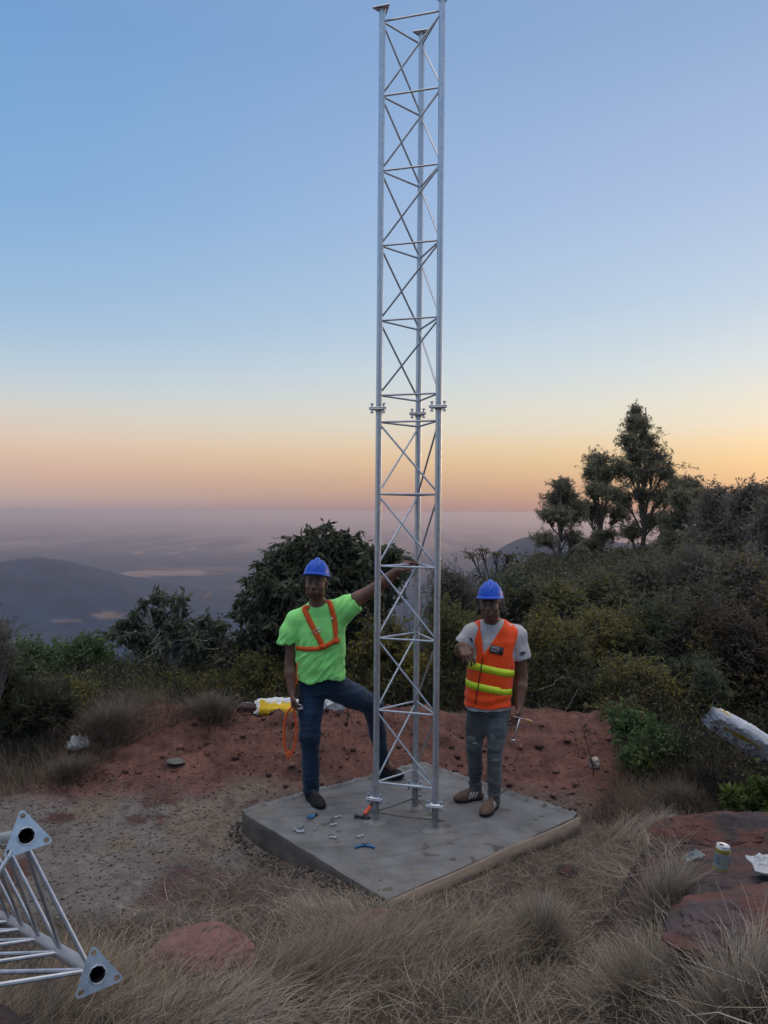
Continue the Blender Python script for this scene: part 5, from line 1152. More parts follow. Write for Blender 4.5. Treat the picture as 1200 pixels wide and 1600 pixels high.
    arm = sst(-.42, -.30, V[:, 0])*sst(1.28, 1.40, V[:, 2]); body_m = 1-arm
    V = wrinkle(V, Nn, .016, 9, 9, 3.2, 41, (body_m*sst(1.45, 1.25, V[:, 2])*.9+.1)*(.35+.65*sst(.97, 1.08, V[:, 2])), .9)
    rot = V[:, 0]*.8+V[:, 2]*.6; V = V+Nn*(.010*arm*(1-2.4*np.abs(fbm(V[:, 0]*22-V[:, 2]*10, V[:, 1]*6, V[:, 2]*5, o=2, seed=44))))[:, None]
    dg = (V[:, 0]+.48)*1.0-(V[:, 2]-1.15)*.9; V = V+Nn*(.010*sst(1.34, 1.2, V[:, 2])*(1-2.2*np.abs(fbm(dg*16, V[:, 1]*4, (V[:, 2]+V[:, 0])*4, o=2, seed=45))))[:, None]
    col = np.tile(np.array([.31, .90, .235]), (len(V), 1)); 
    shirt = make('shirt', V, F, M_VEST, body, O, col); tr = bvh(V, F)
    # harness: two shoulder straps that meet below the chest, and a chest belt
    fr = lambda L_: [A(a, b, 5.3) for a, b in L_]
    S_ = [(470, 938), (474, 948), (483, 968), (494, 990), (506, 1013)]; s1_, P1, N1 = ribbon_on(tr, fr(S_), .042, .0022, 'harness_strap', M_STRAP, body, O, off=.003)
    S_ = [(512, 932), (518, 950), (523, 970), (524, 990), (524, 1006)]; s2_, P2, N2 = ribbon_on(tr, fr(S_), .040, .0022, 'harness_strap', M_STRAP, body, O, off=.003)
    S_ = [(463, 1012), (478, 1014), (495, 1014), (508, 1010), (521, 1003), (530, 1000)]; ribbon_on(tr, fr(S_), .034, .0022, 'chest_belt', M_STRAP, body, O, off=.007)
    for (a, b), Lb in (((505, 1010), 1), ((524, 1002), 1)):
        h = hit(tr, a, b)[0]
        m = MB(); m.box(h+[0, -.012, 0], (.05, .012, .036)); m.build('webbing_joint', M_STRAP, body, O)
    h = hit(tr, 496, 985)[0]; ca, sa = math.cos(.5), math.sin(.5)
    m = MB(); R2 = np.array([[ca, 0, -sa], [0, 1, 0], [sa, 0, ca]])
    for q, s_ in (((0, -.010, .012), (.056, .004, .006)), ((0, -.010, -.012), (.056, .004, .006)), ((.026, -.010, 0), (.005, .004, .028)), ((-.026, -.010, 0), (.005, .004, .028))): m.box(h+R2@np.array(q), s_, None, R2)
    m.build('strap_buckle', M_METAL, body, O)
    h = hit(tr, 519, 967)[0]; m = MB(); m.box(h+[0, -.008, 0], (.012, .006, .022)); m.build('strap_clip', M_METAL, body, O)
    m = MB(); a, b = A(464, 1045, 5.78), A(461, 1072, 5.78); m.tube([A(465, 1035, 5.80), a, b, A(464, 1066, 5.80), A(467, 1052, 5.82)], .004, 8); m.build('lanyard_end', M_STRAP, body, O, smooth=True)
    # jeans
    f = Field([-.80, 5.60, .05], [.25, 6.60, 1.12], .0055)
    f.loft([(.84, pel[0]-.005, 5.92, .150, .115), (.92, pel[0], 5.92, .165, .122), (1.06, pel[0], 5.92, .150, .112)], k=.03)
    f.chain([hpR+[0, 0, 0], (hpR+knR)/2+[-.004, 0, 0], knR, (knR+anR)/2+[.0, .01, 0], anR+[0, 0, -.012]], [.105, .092, .073, .066, .056], .03)
    f.chain([hpL, (hpL+knL)/2, knL, (knL+anL)/2, anL+[0, 0, -.005]], [.105, .096, .078, .068, .058], .035)
    dv = unit(anL-knL); f.clip(lambda X, Y_, Z: np.where((X > -.25) & (Z < .45), (X-anL[0])*dv[0]+(Y_-anL[1])*dv[1]+(Z-anL[2])*dv[2]-.012, -1.0)); f.clip(lambda X, Y_, Z: np.where(X < -.25, anR[2]-.022-Z, -1.0))
    V, F = f.mesh(); V = relax(V, F, 1, .3); Nn = vnormals(V, F)
    crease = np.exp(-((V[:, 2]-knR[2])/.10)**2)*(V[:, 0] < -.38)+1.2*sst(.32, .16, V[:, 2])*(V[:, 0] < -.38)+np.exp(-np.sum((V-hpL)**2, 1)/.03)+np.exp(-np.sum((V-knL)**2, 1)/.02)
    V = wrinkle(V, Nn, .012, 5, 5, 15, 51, .25+.75*np.clip(crease, 0, 1.2), 1.0)
    wear = sst(.25, .5, fbm(V[:, 0]*7, V[:, 1]*7, V[:, 2]*4, seed=52))*.5+.6*np.exp(-np.sum((V-(hpL+knL)/2-[0, -.05, .06])**2, 1)/.02)+.25*np.exp(-((V[:, 2]-.7)/.15)**2)*(V[:, 0] < -.45)
    col = np.array([.014, .030, .060])[None]*(1+1.1*wear[:, None]); make('jeans', V, F, M_DENIM, body, O, np.clip(col, 0, 1))
    shoe(body, O, A(480, 1248, 6.00)*[1, 1, 0]+[0, 0, .001], A(503, 1262, 5.73)*[1, 1, 0]+[.01, 0, .001], (0, 0, 1), (.014, .013, .014), (.012, .012, .013), lace=(.07, .07, .075), ankle=anR)
    hL = np.array([A(583, 1212, 6.42)[0], 6.43, .020]); shoe(body, O, hL, hL+[.255, -.03, -.014], (0, 0, 1), (.014, .013, .014), (.012, .012, .013), lace=(.07, .07, .075), ankle=anL, h=.085)
    return body
def man_right():
    Y = 5.85; A = lambda px, py, y=Y: at(px, py, y)
    org = np.array([.80, 5.88, 0.0]); O = tuple(org)
    hc = A(766, 944, 5.80); M = frame(.32, -.02, .02); S1 = .98; hd = (hc, M, S1); hw = lambda p: hc+M@(np.array(p)*S1)
    nk = A(769, 976, 5.87); shR = A(739, 990, 5.88); shL = A(807, 993, 5.90)
    elR = A(719, 1018, 5.92); wrR = A(721, 1008, 5.70)
    elL = A(815, 1058, 5.93); wrL = A(811, 1103, 5.86)
    pel = A(763, 1096, 5.90); hpR = A(748, 1108, 5.90); hpL = A(779, 1108, 5.90)
    knR = A(741, 1163, 5.90); anR = A(742, 1232, 5.99); knL = A(774, 1168, 5.84); anL = A(771, 1247, 5.80)
    f = Field([.44, 5.42, .02], [1.20, 6.15, 1.72], .0047)
    head(f, hc, M, S1, 0)
    f.cone(hw((0, .015, -.06)), nk+[0, .01, -.02], .054, .060, .02); f.cone(nk, shR+[.03, 0, 0], .055, .055, .04); f.cone(nk, shL-[.03, 0, 0], .055, .055, .04)
    f.loft([(.75, pel[0], 5.9, .14, .10), (.9, pel[0], 5.9, .14, .10), (1.1, A(768, 1030)[0], 5.9, .15, .10), (1.25, A(770, 1000)[0], 5.9, .16, .10), (1.33, nk[0], 5.89, .12, .08)], k=.04)
    f.chain([shR, (shR+elR)/2, elR], [.052, .048, .040], .02); f.chain([elR, elR*.6+wrR*.4, wrR], [.042, .044, .029], .015)
    f.chain([shL, (shL+elL)/2, elL], [.056, .053, .046], .02); f.chain([elL, elL*.68+wrL*.32, wrL], [.045, .048, .032], .015)
    hand(f, wrR, unit((.32, -.55, -.55)), (.1, .6, -.9), (.75, -.2, .35), curls=(.45, .55, .6, .7), thumb=(.4, .6), s=1.12)
    hand(f, wrL, (-.06, -.10, -1), (-1, .15, 0), (0, -1, 0), curls=(.55, .65, .75, .8), thumb=(.3, .7), s=1.1)
    f.chain([hpR, knR, anR], [.075, .05, .036], .02); f.chain([hpL, knL, anL], [.075, .05, .036], .02)
    V, F = f.mesh(); V = relax(V, F, 1, .25)
    body = make('person', V, F, M_SKIN, None, O, skin_cols(V, hd, SKIN2, HAIRC, .35))
    tag(body, 'man in an orange reflective vest and grey ripped jeans standing right of the tower', 'person')
    helmet(body, O, hw((0, .010, .050)), frame(.32, -.02, -.03), .98)
    # t-shirt
    cxx = lambda px, py: A(px, py)[0]
    tor = [(.73, cxx(763, 1105), 5.89, .165, .125), (.85, cxx(764, 1080), 5.89, .160, .125), (1.0, cxx(767, 1050), 5.885, .163, .125), (1.15, cxx(769, 1020), 5.885, .168, .122), (1.25, cxx(771, 1000), 5.885, .165, .112), (1.32, nk[0]+.01, 5.885, .12, .09), (1.385, nk[0], 5.88, .064, .07)]
    f = Field([.40, 5.60, .66], [1.25, 6.15, 1.46], .0052); f.loft(tor, k=.03)
    slR = A(728, 1004, 5.90); slL = A(813, 1028, 5.915)
    f.cone(nk+[-.02, 0, -.02], shR, .064, .070, .05); f.cone(nk+[.02, 0, -.02], shL, .064, .072, .05)
    dR = unit(np.array([-.62, -.05, -.78])); slR = shR+dR*.115
    dL = unit(slL-shL)
    f.chain([shR, slR+dR*.03], [.070, .082], .03); f.chain([shL, slL+dL*.03], [.072, .080], .03)
    for sh_, sl_, dd in ((shR, slR, dR), (shL, slL, dL)):
        X, Y_, Z = f.grid((slice(None),)*3); near = np.sqrt((X-sl_[0])**2+(Y_-sl_[1])**2+(Z-sl_[2])**2)-.16
        pl = (X-sl_[0])*dd[0]+(Y_-sl_[1])*dd[1]+(Z-sl_[2])*dd[2]
        side = -1 if dd is dR else 1
        tx_ = (X-(sl_[0]-side*.062))*side
        cutv = np.where((near < 0) & (tx_ > 0) , pl, -1.0); f.F = np.maximum(f.F, cutv.astype(np.float32))
        f.cone(sl_-dd*.03, sl_+dd*.10, .058, .066, .003, 'sub')
    f.cone(nk+[0, -.01, -.012], nk+[0, -.01, .12], .058, .072, .005, 'sub'); f.ell(hw((0, -.03, -.13)), (.062, .08, .032), None, .006, 'sub')
    hemz = A(760, 1108)[2]; f.clip(lambda X, Y_, Z: hemz+.05*(X-.66)*-.0+.02*(X-.8)-Z)
    V, F = f.mesh(); V = relax(V, F, 1, .3); Nn = vnormals(V, F); V = wrinkle(V, Nn, .010, 12, 12, 6, 61, None, .9)
    col = np.tile(np.array([.50, .49, .50]), (len(V), 1)); shirt = make('shirt', V, F, M_CLOTH, body, O, col)
    # vest: a shell around the torso, open V at the neck, wide armholes
    zt, zb = A(768, 968)[2], A(768, 1103)[2]; xc = A(752, 1010)[0]
    f = Field([.48, 5.66, .68], [1.12, 6.10, 1.44], .0048); f.loft([(z-.02*(i == 0), a, b, c, d) for i, (z, a, b, c, d) in enumerate(tor)], k=.02, grow=.014)
    f.cone(nk+[-.02, 0, -.02], shR+[.02, 0, .0], .078, .080, .045); f.cone(nk+[.02, 0, -.02], shL+[-.02, 0, .0], .078, .080, .045)
    f.loft([(.60, tor[0][1], 5.89, .165, .125)]+tor[0:5], k=.003, mode='sub', grow=.004)
    f.clip(lambda X, Y_, Z: zb+.015*(X-.8)+.006*np.sin(X*30)-Z)
    vb = A(753, 1019)[2]; ap = A(754, 1012)[0]
    xl, xr = A(749, 978)[0], A(789, 974)[0]; zl = A(749, 970)[2]
    def vneck(X, Y_, Z):
        u = np.clip((Z-vb)/(zl-vb), 0, 1.6); a = ap+(xl-.0-ap)*np.clip(u, 0, 1)**.55; b = ap+(xr-ap)*u
        return np.where((Y_ < 5.90), np.minimum(np.minimum(X-a, b-X), Z-vb), -1.0)
    f.clip(vneck); f.cone(nk+[0, 0, -.02], nk+[0, -.01, .15], .074, .095, .004, 'sub')
    # armholes
    def hole(X, Y_, Z):
        l = (shR[0]-.008+.028*np.exp(-((Z-1.17)/.09)**2))-X; r = X-(shL[0]+.004-.050*np.exp(-((Z-1.16)/.10)**2)); lowR = A(815, 1042)[2]; lowL = A(735, 1034)[2]
        return np.maximum(np.where(Z > lowL, l, -1.), np.where(Z > lowR, r, -1.))
    f.clip(hole)
    V, F = f.mesh(); V = relax(V, F, 1, .3); Nn = vnormals(V, F); V = wrinkle(V, Nn, .009, 8, 8, 4, 71, None, .8)
    V = V+Nn*(.004*np.sin(V[:, 2]*70+2*noise(V[:, 0]*9, V[:, 1]*9, V[:, 2]*4, seed=8))*sst(.95, .8, V[:, 2]))[:, None]
    vest = make('safety_vest', V, F, M_VEST, body, O, np.tile(np.array([1.0, .085, .008]), (len(V), 1))); tr = bvh(V, F)
    zip_x = lambda py: 756-(py-1018)*.16
    c0 = np.array([pel[0]+.01, 5.885, 0])
    def band(py_l, py_r, wdt, name):
        # a reflective band that runs round the vest
        P = []; Nn_ = []
        for a in np.linspace(-PI*.985, PI*.985, 110):
            d = np.array([math.sin(a), -math.cos(a), 0]); px_ = 768+math.sin(a)*36; zc = A(px_, py_l+(py_r-py_l)*(px_-738)/65)[2]
            h = tr.ray_cast(Vector((c0[0]+d[0]*.5, c0[1]+d[1]*.5, zc)), Vector(-d), 1.0)
            if h[0] is None: continue
            P.append(np.array(h[0])); Nn_.append(d)
        P = np.array(P); D_ = np.array(Nn_); r = np.linalg.norm((P-c0)[:, :2], axis=1)
        for _ in range(3): r = np.convolve(np.pad(r, 2, 'edge'), np.ones(5)/5, 'valid')*.5+r*.5
        P[:, :2] = c0[:2]+D_[:, :2]*(np.maximum(r, np.linalg.norm((P-c0)[:, :2], axis=1))[:, None]+.0025)
        k = len(P); V = np.stack([P+[0, 0, -wdt/2]-D_*.002, P+[0, 0, -wdt/2], P+[0, 0, wdt/2], P+[0, 0, wdt/2]-D_*.002], 1).reshape(-1, 3); i = np.arange(k-1)*4
        F = np.vstack([np.column_stack([i+a, i+a+1, i+4+a+1, i+4+a]) for a in (0, 1, 2)])
        make(name, V, F, mat('lime_reflective_tape', (.68, .90, .03), rough=.45, spec=.5, var=.10, vscale=25), vest, O, smooth=False)
    band(1038, 1050, .056, 'reflective_band'); band(1068, 1079, .054, 'reflective_band')
    pts = [A(zip_x(p), p, 5.3) for p in (1016, 1035, 1060, 1085, 1100)]; ribbon_on(tr, pts, .006, .004, 'zip', M_BLACK, vest, O, off=.003)
    # clear badge pocket with a dark printed card
    hh = [hit(tr, a, b)[0] for a, b in ((766, 1007), (787, 1012), (785, 1024), (764, 1019))]
    hh[1] = hit(tr, 787, 1012)[0]; hh[0] = hh[1]+hh[3]-hh[2]
    n_ = unit(np.cross(hh[1]-hh[0], hh[3]-hh[0])); n_ = n_ if n_[1] < 0 else -n_
    hh = [p+n_*.007 for p in hh]
    def quad(name, u0, u1, v0, v1, off, cc, par):
        P_ = [hh[0]*(1-u)*(1-v)+hh[1]*u*(1-v)+hh[2]*u*v+hh[3]*(1-u)*v for u, v in ((u0, v0), (u1, v0), (u1, v1), (u0, v1))]
        m = MB(); m.prism([p+n_*off for p in P_], -n_, .0025); return m.build(name, mat('badge_'+name, cc, rough=.3), par, O)
    bd = quad('badge_pocket', 0, 1, 0, 1, .001, (.035, .035, .04), vest)
    quad('card_photo', .06, .55, .12, .90, .0022, (.16, .17, .18), bd); quad('card_stripe', .60, .64, .08, .95, .0024, (.5, .5, .5), bd); quad('card_mark', .15, .42, .35, .50, .0034, (.05, .05, .06), bd); quad('card_line', .14, .48, .66, .74, .0034, (.4, .4, .42), bd)
    # dark embroidered marks on the sleeves
    ss = BVHTree.FromPolygons([tuple(np.array(v.co)+org) for v in shirt.data.vertices], [tuple(p.vertices) for p in shirt.data.polygons])
    def mark(strokes, name):
        m = MB()
        for st in strokes:
            P = []
            for a, b in st:
                P.append(hit(ss, a, b)[0]+[0, -.002, 0])
            if len(P) > 1: m.tube(P, .0035, 5)
        if m.n: m.build(name, M_BLACK, shirt, O)
    mark([[(813, 1022), (814.5, 1018.5), (815, 1022), (816, 1018.5)], [(816.5, 1021.5), (817, 1018.5), (819, 1018.5)], [(818, 1021), (820, 1018.5), (821, 1021)], [(812, 1023.5), (819, 1023)]], 'sleeve_mark')
    mark([[(733, 996), (736, 998), (738, 1001)], [(734, 999), (738, 997)], [(735, 1001), (739, 1003)]], 'sleeve_mark')
    # jeans
    f = Field([.45, 5.60, .04], [1.15, 6.20, .95], .0055)
    f.loft([(.70, pel[0], 5.90, .145, .11), (.78, pel[0], 5.90, .158, .118), (.90, pel[0], 5.90, .150, .112)], k=.03)
    f.chain([hpR+[0, 0, -.02], (hpR+knR)/2+[-.004, 0, 0], knR, (knR+anR)/2+[.006, .01, 0], anR+[0, 0, -.02]], [.092, .083, .061, .054, .043], .02)
    f.chain([hpL+[0, 0, -.02], (hpL+knL)/2+[.004, 0, 0], knL, (knL+anL)/2+[0, .01, 0], anL+[0, 0, -.02]], [.092, .083, .061, .054, .043], .02)
    f.clip(lambda X, Y_, Z: np.where(X < A(757, 1200)[0], anR[2]-.034, anL[2]-.030)-Z)
    V, F = f.mesh(); V = relax(V, F, 1, .3); Nn = vnormals(V, F)
    low = sst(.42, .15, V[:, 2]); kn = np.exp(-((V[:, 2]-knR[2])/.07)**2)
    V = wrinkle(V, Nn, .012, 5, 5, 19, 81, .25+.9*low+.5*kn+.4*np.exp(-((V[:, 2]-.72)/.05)**2), 1.0)
    wear = sst(-.1, .4, fbm(V[:, 0]*6, V[:, 1]*6, V[:, 2]*3, seed=82)); col = np.array([.098, .106, .112])[None]*(.75+.7*wear[:, None]+.25*kn[:, None])
    L_ = V-0; fnt = V[:, 1] < 5.885
    for (px_, py_, rx, rz) in ((737, 1154, .030, .020), (768, 1149, .020, .012), (773, 1184, .034, .010), (741, 1161, .024, .006)):
        c = A(px_, py_, 5.83); e = np.hypot((V[:, 0]-c[0])/rx, (V[:, 2]-c[2])/rz); th = (np.sin((V[:, 2]+.12*V[:, 0])*620) > -.1)
        m = ((e < 1) & fnt)[:, None]; col = np.where(m & th[:, None], np.array([.34, .35, .36]), np.where(m, np.array([.06, .05, .045]), col))
    make('jeans', V, F, M_DENIM, body, O, np.clip(col, 0, 1))
    br, wh = (.135, .088, .060), (.55, .53, .50)
    shoe(body, O, np.array([A(753, 1240, 5.99)[0]+.01, 6.00, .001]), np.array([A(709, 1246, 5.94)[0], 5.90, .001]), (0, 0, 1), br, (.035, .024, .018), lace=(.10, .065, .045), stripes=wh, ankle=anR, side=1)
    shoe(body, O, np.array([A(777, 1260, 5.85)[0], 5.86, .001]), np.array([A(753, 1275, 5.62)[0], 5.615, .001]), (0, 0, 1), br, (.035, .024, .018), lace=(.10, .065, .045), stripes=wh, ankle=anL, side=-1)
    return body
MAN1 = man_left(); MAN2 = man_right()
# ================================================================== small things
M_WBAG = mat('woven_white_bag', attr=True, rough=.7, spec=.3, var=.12, vscale=12, bump=.0015, bscale=80)
M_FILM = mat('plastic_film', (.42, .44, .46), rough=.22, spec=.6, var=.2, vscale=14)
M_ROPE = mat('orange_rope', (.85, .15, .03), rough=.7, base2=(.62, .09, .02), vscale=130)
M_PLIER = mat('blue_grip', (.03, .16, .34), rough=.5)
M_DSTEEL = mat('dark_tool_steel', (.06, .06, .065), rough=.45, metal=.6)
# --- coiled rope hanging from the left man's hand
def rope():
    top = at(459, 1102, 5.79); org = tuple(top)
    def w(px, py, dy=0): return at(px, py, 5.79+dy)
    L_ = [(456, 1106), (449, 1112), (445.5, 1125), (443.5, 1140), (443, 1155), (445, 1168), (449, 1177), (451, 1183), (455, 1179), (459, 1170), (462, 1155), (463, 1138), (461, 1120), (459, 1108)]
    root = empty('rope', org, 'orange rope looped and hanging from the right hand of the green shirted man', 'rope')
    m = MB(); k = 180
    for q, r0 in ((0, .0052), (1, .0050), (2, .0046)):
        t = np.linspace(0, len(L_)-1, k); P = np.stack([np.interp(t, range(len(L_)), [w(*p)[i] for p in L_]) for i in range(3)], 1)
        for _ in range(8): P[1:-1] = (P[:-2]+2*P[1:-1]+P[2:])/4
        ph = t*7.0+q*2.1; P = P+np.stack([np.cos(ph), np.sin(ph)*1.2, .3*np.sin(ph*.7)], 1)*.0055; m.tube(P, r0, 6)
    m.build('loop', M_ROPE, root, org, smooth=True)
    m = MB(); c = w(450, 1178)
    for q in range(4): a = np.linspace(0, 2*PI, 14); m.tube(np.stack([c[0]+.011*np.cos(a), c[1]+.011*np.sin(a), c[2]-.018+q*.010+.003*np.sin(a)], 1), .0055, 6)
    m.tube([c, c+[.004, 0, -.03], c+[.001, 0, -.05]], .006, 6); m.build('whipping', M_ROPE, root, org, smooth=True)
    m = MB(); c = w(469, 1104)
    for s in (-1, 1): m.tube([c+[-.02, 0, .012*s], c+[0, -.004, .016*s], c+[.018, -.004, .002*s]], [.005, .006, .003], 8)
    for s in (-1, 1): a = np.linspace(0, 2*PI, 12); m.tube(np.stack([c[0]+.012*s+.010*np.cos(a), c[1]+0*a, c[2]-.012+.010*np.sin(a)], 1), .003, 6)
    m.build('steel_hook', M_METAL, root, org, smooth=True)
rope()
# --- spanner and screwdriver in the right man's hand
def spanner():
    a, b = at(811, 1125, 5.80), at(802, 1157, 5.78); org = tuple(a); root = empty('spanner', org, 'small steel spanner held head down by the vested man', 'spanner'); d = unit(b-a)
    m = MB(); m.tube([a-d*.01, (a+b)/2, b-d*.012], [.0055, .0045, .0055], 8); m.build('shaft', M_METAL, root, org, smooth=True)
    m = MB(); s = unit(np.cross(d, [0, 1, 0])); j = b-d*.008
    m.tube([j, j+s*.012+d*.010, j+s*.010+d*.026], [.006, .006, .004], 8); m.tube([j, j-s*.012+d*.010, j-s*.010+d*.024], [.006, .006, .004], 8); m.build('jaw', M_METAL, root, org, smooth=True)
spanner()
def driver():
    a, b = at(835, 1129, 5.84), at(812, 1122, 5.80); org = tuple(b); root = empty('screwdriver', org, 'screwdriver with a pale wooden looking handle sticking out of the fist of the vested man', 'screwdriver'); d = unit(a-b)
    m = MB(); m.tube([b+d*.045, b+d*.055, b+d*.085, b+d*.108, b+d*.118], [.006, .011, .0125, .011, .005], 12); m.build('handle', mat('varnished_handle', (.50, .27, .11), rough=.4), root, org, smooth=True)
    m = MB(); m.tube([b-d*.05, b+d*.047], .0035, 8); m.build('blade', M_METAL, root, org, smooth=True)
driver()
# --- tools and bolts on the slab
def hammer():
    h = onz(567, 1276, .018); e = onz(581, 1256, .03); org = tuple(h*[1, 1, 0]); root = empty('hammer', org, 'claw hammer with an orange and black handle leaning at the front left tower leg', 'hammer')
    d = unit(e-h); x = unit(np.cross(d, [0, 0, 1]))
    m = MB(); m.tube([h+d*.0, h+d*.05], [.009, .010], 10); m.tube([e-d*.05, e+d*.02], [.013, .012], 10); m.build('grip', M_BLACK, root, org, smooth=True)
    m = MB(); m.tube([h+d*.035, h+d*.05, h+d*.075, e-d*.045], [.011, .015, .015, .012], 10); m.build('handle', mat('orange_handle', (.80, .11, .03), rough=.45), root, org, smooth=True)
    m = MB(); m.tube([h-x*.062, h-x*.045, h-x*.043, h-x*.01, h+x*.015], [.0145, .0145, .010, .012, .012], 14)
    for s in (-1, 1): m.tube([h+x*.012, h+x*.035+d*.006*s, h+x*.056+d*.009*s-[0, 0, .006]], [.011, .008, .004], 8)
    m.build('head', M_DSTEEL, root, org, smooth=True)
hammer()
def pliers(px, py, ang, sc, label, open_=.5):
    c = onz(px, py, .012); org = tuple(c*[1, 1, 0]); root = empty('pliers', org, label, 'pliers')
    for s in (-1, 1):
        d = np.array([math.cos(ang+s*open_), math.sin(ang+s*open_), 0]); n = np.array([-d[1], d[0], 0])*s
        m = MB(); m.tube([c, c+d*.025*sc, c+d*.065*sc+n*.006, c+d*.10*sc-n*.004], [.007, .0085, .009, .007], 8); m.build('handle', M_PLIER, root, org, smooth=True)
        m = MB(); m.tube([c+d*.012*sc, c-d*.012*sc, c-d*.038*sc], [.008, .010, .004], 8); m.build('jaw', M_DSTEEL, root, org, smooth=True)
pliers(570, 1320, -PI/2, .75, 'blue handled pliers lying open near the near corner of the slab', 1.05)
pliers(492, 1273, math.radians(235), .70, 'blue handled pliers lying half closed behind the scattered bolts', .22)
for px, py, a, lb in ((527, 1276, .5, 'steel bolt nearest the hammer'), (520, 1288, .3, 'steel bolt between the two pliers, second nearest the hammer'), (492, 1295, 1.5, 'steel bolt standing just in front of the half closed pliers'), (470, 1291, 1.2, 'upper bolt of the pair at the left end of the scatter'),
                      (463, 1297, 2.2, 'leftmost steel bolt on the slab'), (469, 1299, .1, 'small bolt touching the leftmost bolt'), (520, 1308, -.3, 'steel bolt lying alone left of the open pliers'), (562, 1306, .4, 'steel bolt right behind the open pliers')):
    c = onz(px, py, .012); b = bolt_mb(c, (math.cos(a), math.sin(a), .05), 0.034, .0048, .0090).build('bolt', M_GALV, None, tuple(c)); autosmooth(b); tag(b, lb, 'bolt', 'loose bolts on the slab')
# --- sacks
def sack(label, c, size, yaw, pitch, seed, paint, cat='sack', name='sack', roll=0.0, soft=1.0):
    n, m_ = 90, 60; u, v = np.meshgrid(np.linspace(-1, 1, n), np.linspace(0, 2*PI, m_, endpoint=False), indexing='ij')
    e = np.clip(1-np.abs(u)**6, 0, 1)**.5; endf = sst(.80, 1.0, np.abs(u))
    ct, st_ = np.cos(v), np.sin(v); sq = 1/(np.abs(ct)**3+np.abs(st_)**3)**(1/3)
    y = ct*sq*(.93+.07*(1-u*u))+0; z = st_*sq*(e*.75+.05)*(1-.75*endf)
    z = z*(1+.30*soft*fbm(u*2+seed, v*.0+y*2, seed=seed)); x = u+.03*fbm(y*3, z*3+seed, seed=seed+1)*np.sign(u)
    r = fbm(x*3, y*3, z*3+seed, seed=seed+2)+.5*np.abs(fbm(x*7, y*7, z*5, seed=seed+3))
    P = np.stack([x*size[0]/2, y*size[1]/2*(1+.09*r*soft), z*size[2]/2*(1+(.30 if soft == 1 else .12)*r)+.25*soft*size[2]*fbm(x*1.6, y*1.2, seed=seed+6)-.16*size[2]*(1-soft)*np.exp(-(fbm(x*2.5, y*5, seed=seed+11)/.07)**2)], -1)
    M = frame(yaw)@np.array([[math.cos(pitch), 0, -math.sin(pitch)], [0, 1, 0], [math.sin(pitch), 0, math.cos(pitch)]])@np.array([[1, 0, 0], [0, math.cos(roll), -math.sin(roll)], [0, math.sin(roll), math.cos(roll)]])
    V = (P.reshape(-1, 3)@M.T)+np.array(c); i = np.arange(n*m_).reshape(n, m_); j = np.roll(i, -1, 1)
    F = np.stack([i[:-1], i[1:], j[1:], j[:-1]], -1).reshape(-1, 4)[:, ::-1]
    V = np.vstack([V, V[:m_].mean(0), V[-m_:].mean(0)]); a = len(V)-2
    F2 = np.vstack([np.stack([i[0], j[0], np.full(m_, a)], 1), np.stack([j[-1], i[-1], np.full(m_, a+1)], 1)])
    col = paint(x, y, z, seed); col = np.vstack([col.reshape(-1, 3), col[0, 0], col[-1, 0]])
    o = make(name, V, [F, F2], M_WBAG, org=tuple(c), col=col); tag(o, label, cat); return o
def paint_y(x, y, z, s):
    c = np.ones(x.shape+(3,))*np.array([.62, .64, .66]); m = ((x > -.75+.04*noise(y*4, z, seed=1)) & (z < .85+.1*noise(x*3, y, seed=2)) & (y < .15))[..., None]; c = np.where(m, np.array([.62, .42, .02]), c)
    t = (m[..., 0] & (np.abs(z-.15) < .10) & (np.sin(x*38)+.6*np.sin(x*83) > .2) & (x > -.4) & (x < .7))[..., None]; return np.where(t, np.array([.20, .16, .05]), c)
def paint_w(x, y, z, s):
    c = np.ones(x.shape+(3,))*np.array([.52, .55, .60]); m = (sst(.32, .5, fbm(x*3+2, y*3, z*3, seed=s))*((y < -.2)))[..., None]; c = c*(1-m)+np.array([.50, .34, .03])*m
    m = ((np.abs(y+.45+.06*np.sin(x*3)) < .14) & (x > -.55) & (x < .30))[..., None]; c = np.where(m, np.array([.42, .27, .03]), c)
    m = ((np.abs(fbm(x*2.4, y*7+x*2, z*2, seed=s+3)) < .045) & (y > -.35) & (x < .35))[..., None]; c = np.where(m, np.array([.05, .045, .045]), c)
    d = sst(.1, .6, fbm(x*5, y*5, z*5, seed=s+9))[..., None]*.45; return c*(1-d)+np.array([.25, .24, .23])*d
def paint_g(x, y, z, s):
    c = np.ones(x.shape+(3,))*np.array([.52, .56, .60]); d = sst(.05, .4, fbm(x*6, y*6, z*6, seed=s))[..., None]*.6; return c*(1-d)+np.array([.22, .23, .26])*d
def hz(x, y, dz=0): return np.array([x, y, h1(x, y)+dz])
c = at(432, 1104, 7.70); sack('flattened yellow and white cement sack lying on the soil heap crest behind the hanging hand', c, (.44, .24, .13), -.12, 0.0, 3, paint_y, roll=.35)
c = at(513, 1100, 7.8); sack('pale crumpled sack on the soil heap crest seen between the legs of the left man', c, (.30, .24, .22), .9, .25, 5, paint_g)
c = at(1166, 1152, 6.1); sack('dirty white sack with torn yellow print leaning down in the grass at the right edge', c, (.66, .36, .15), .42, -.50, 8, paint_w, roll=-.62, soft=.35)
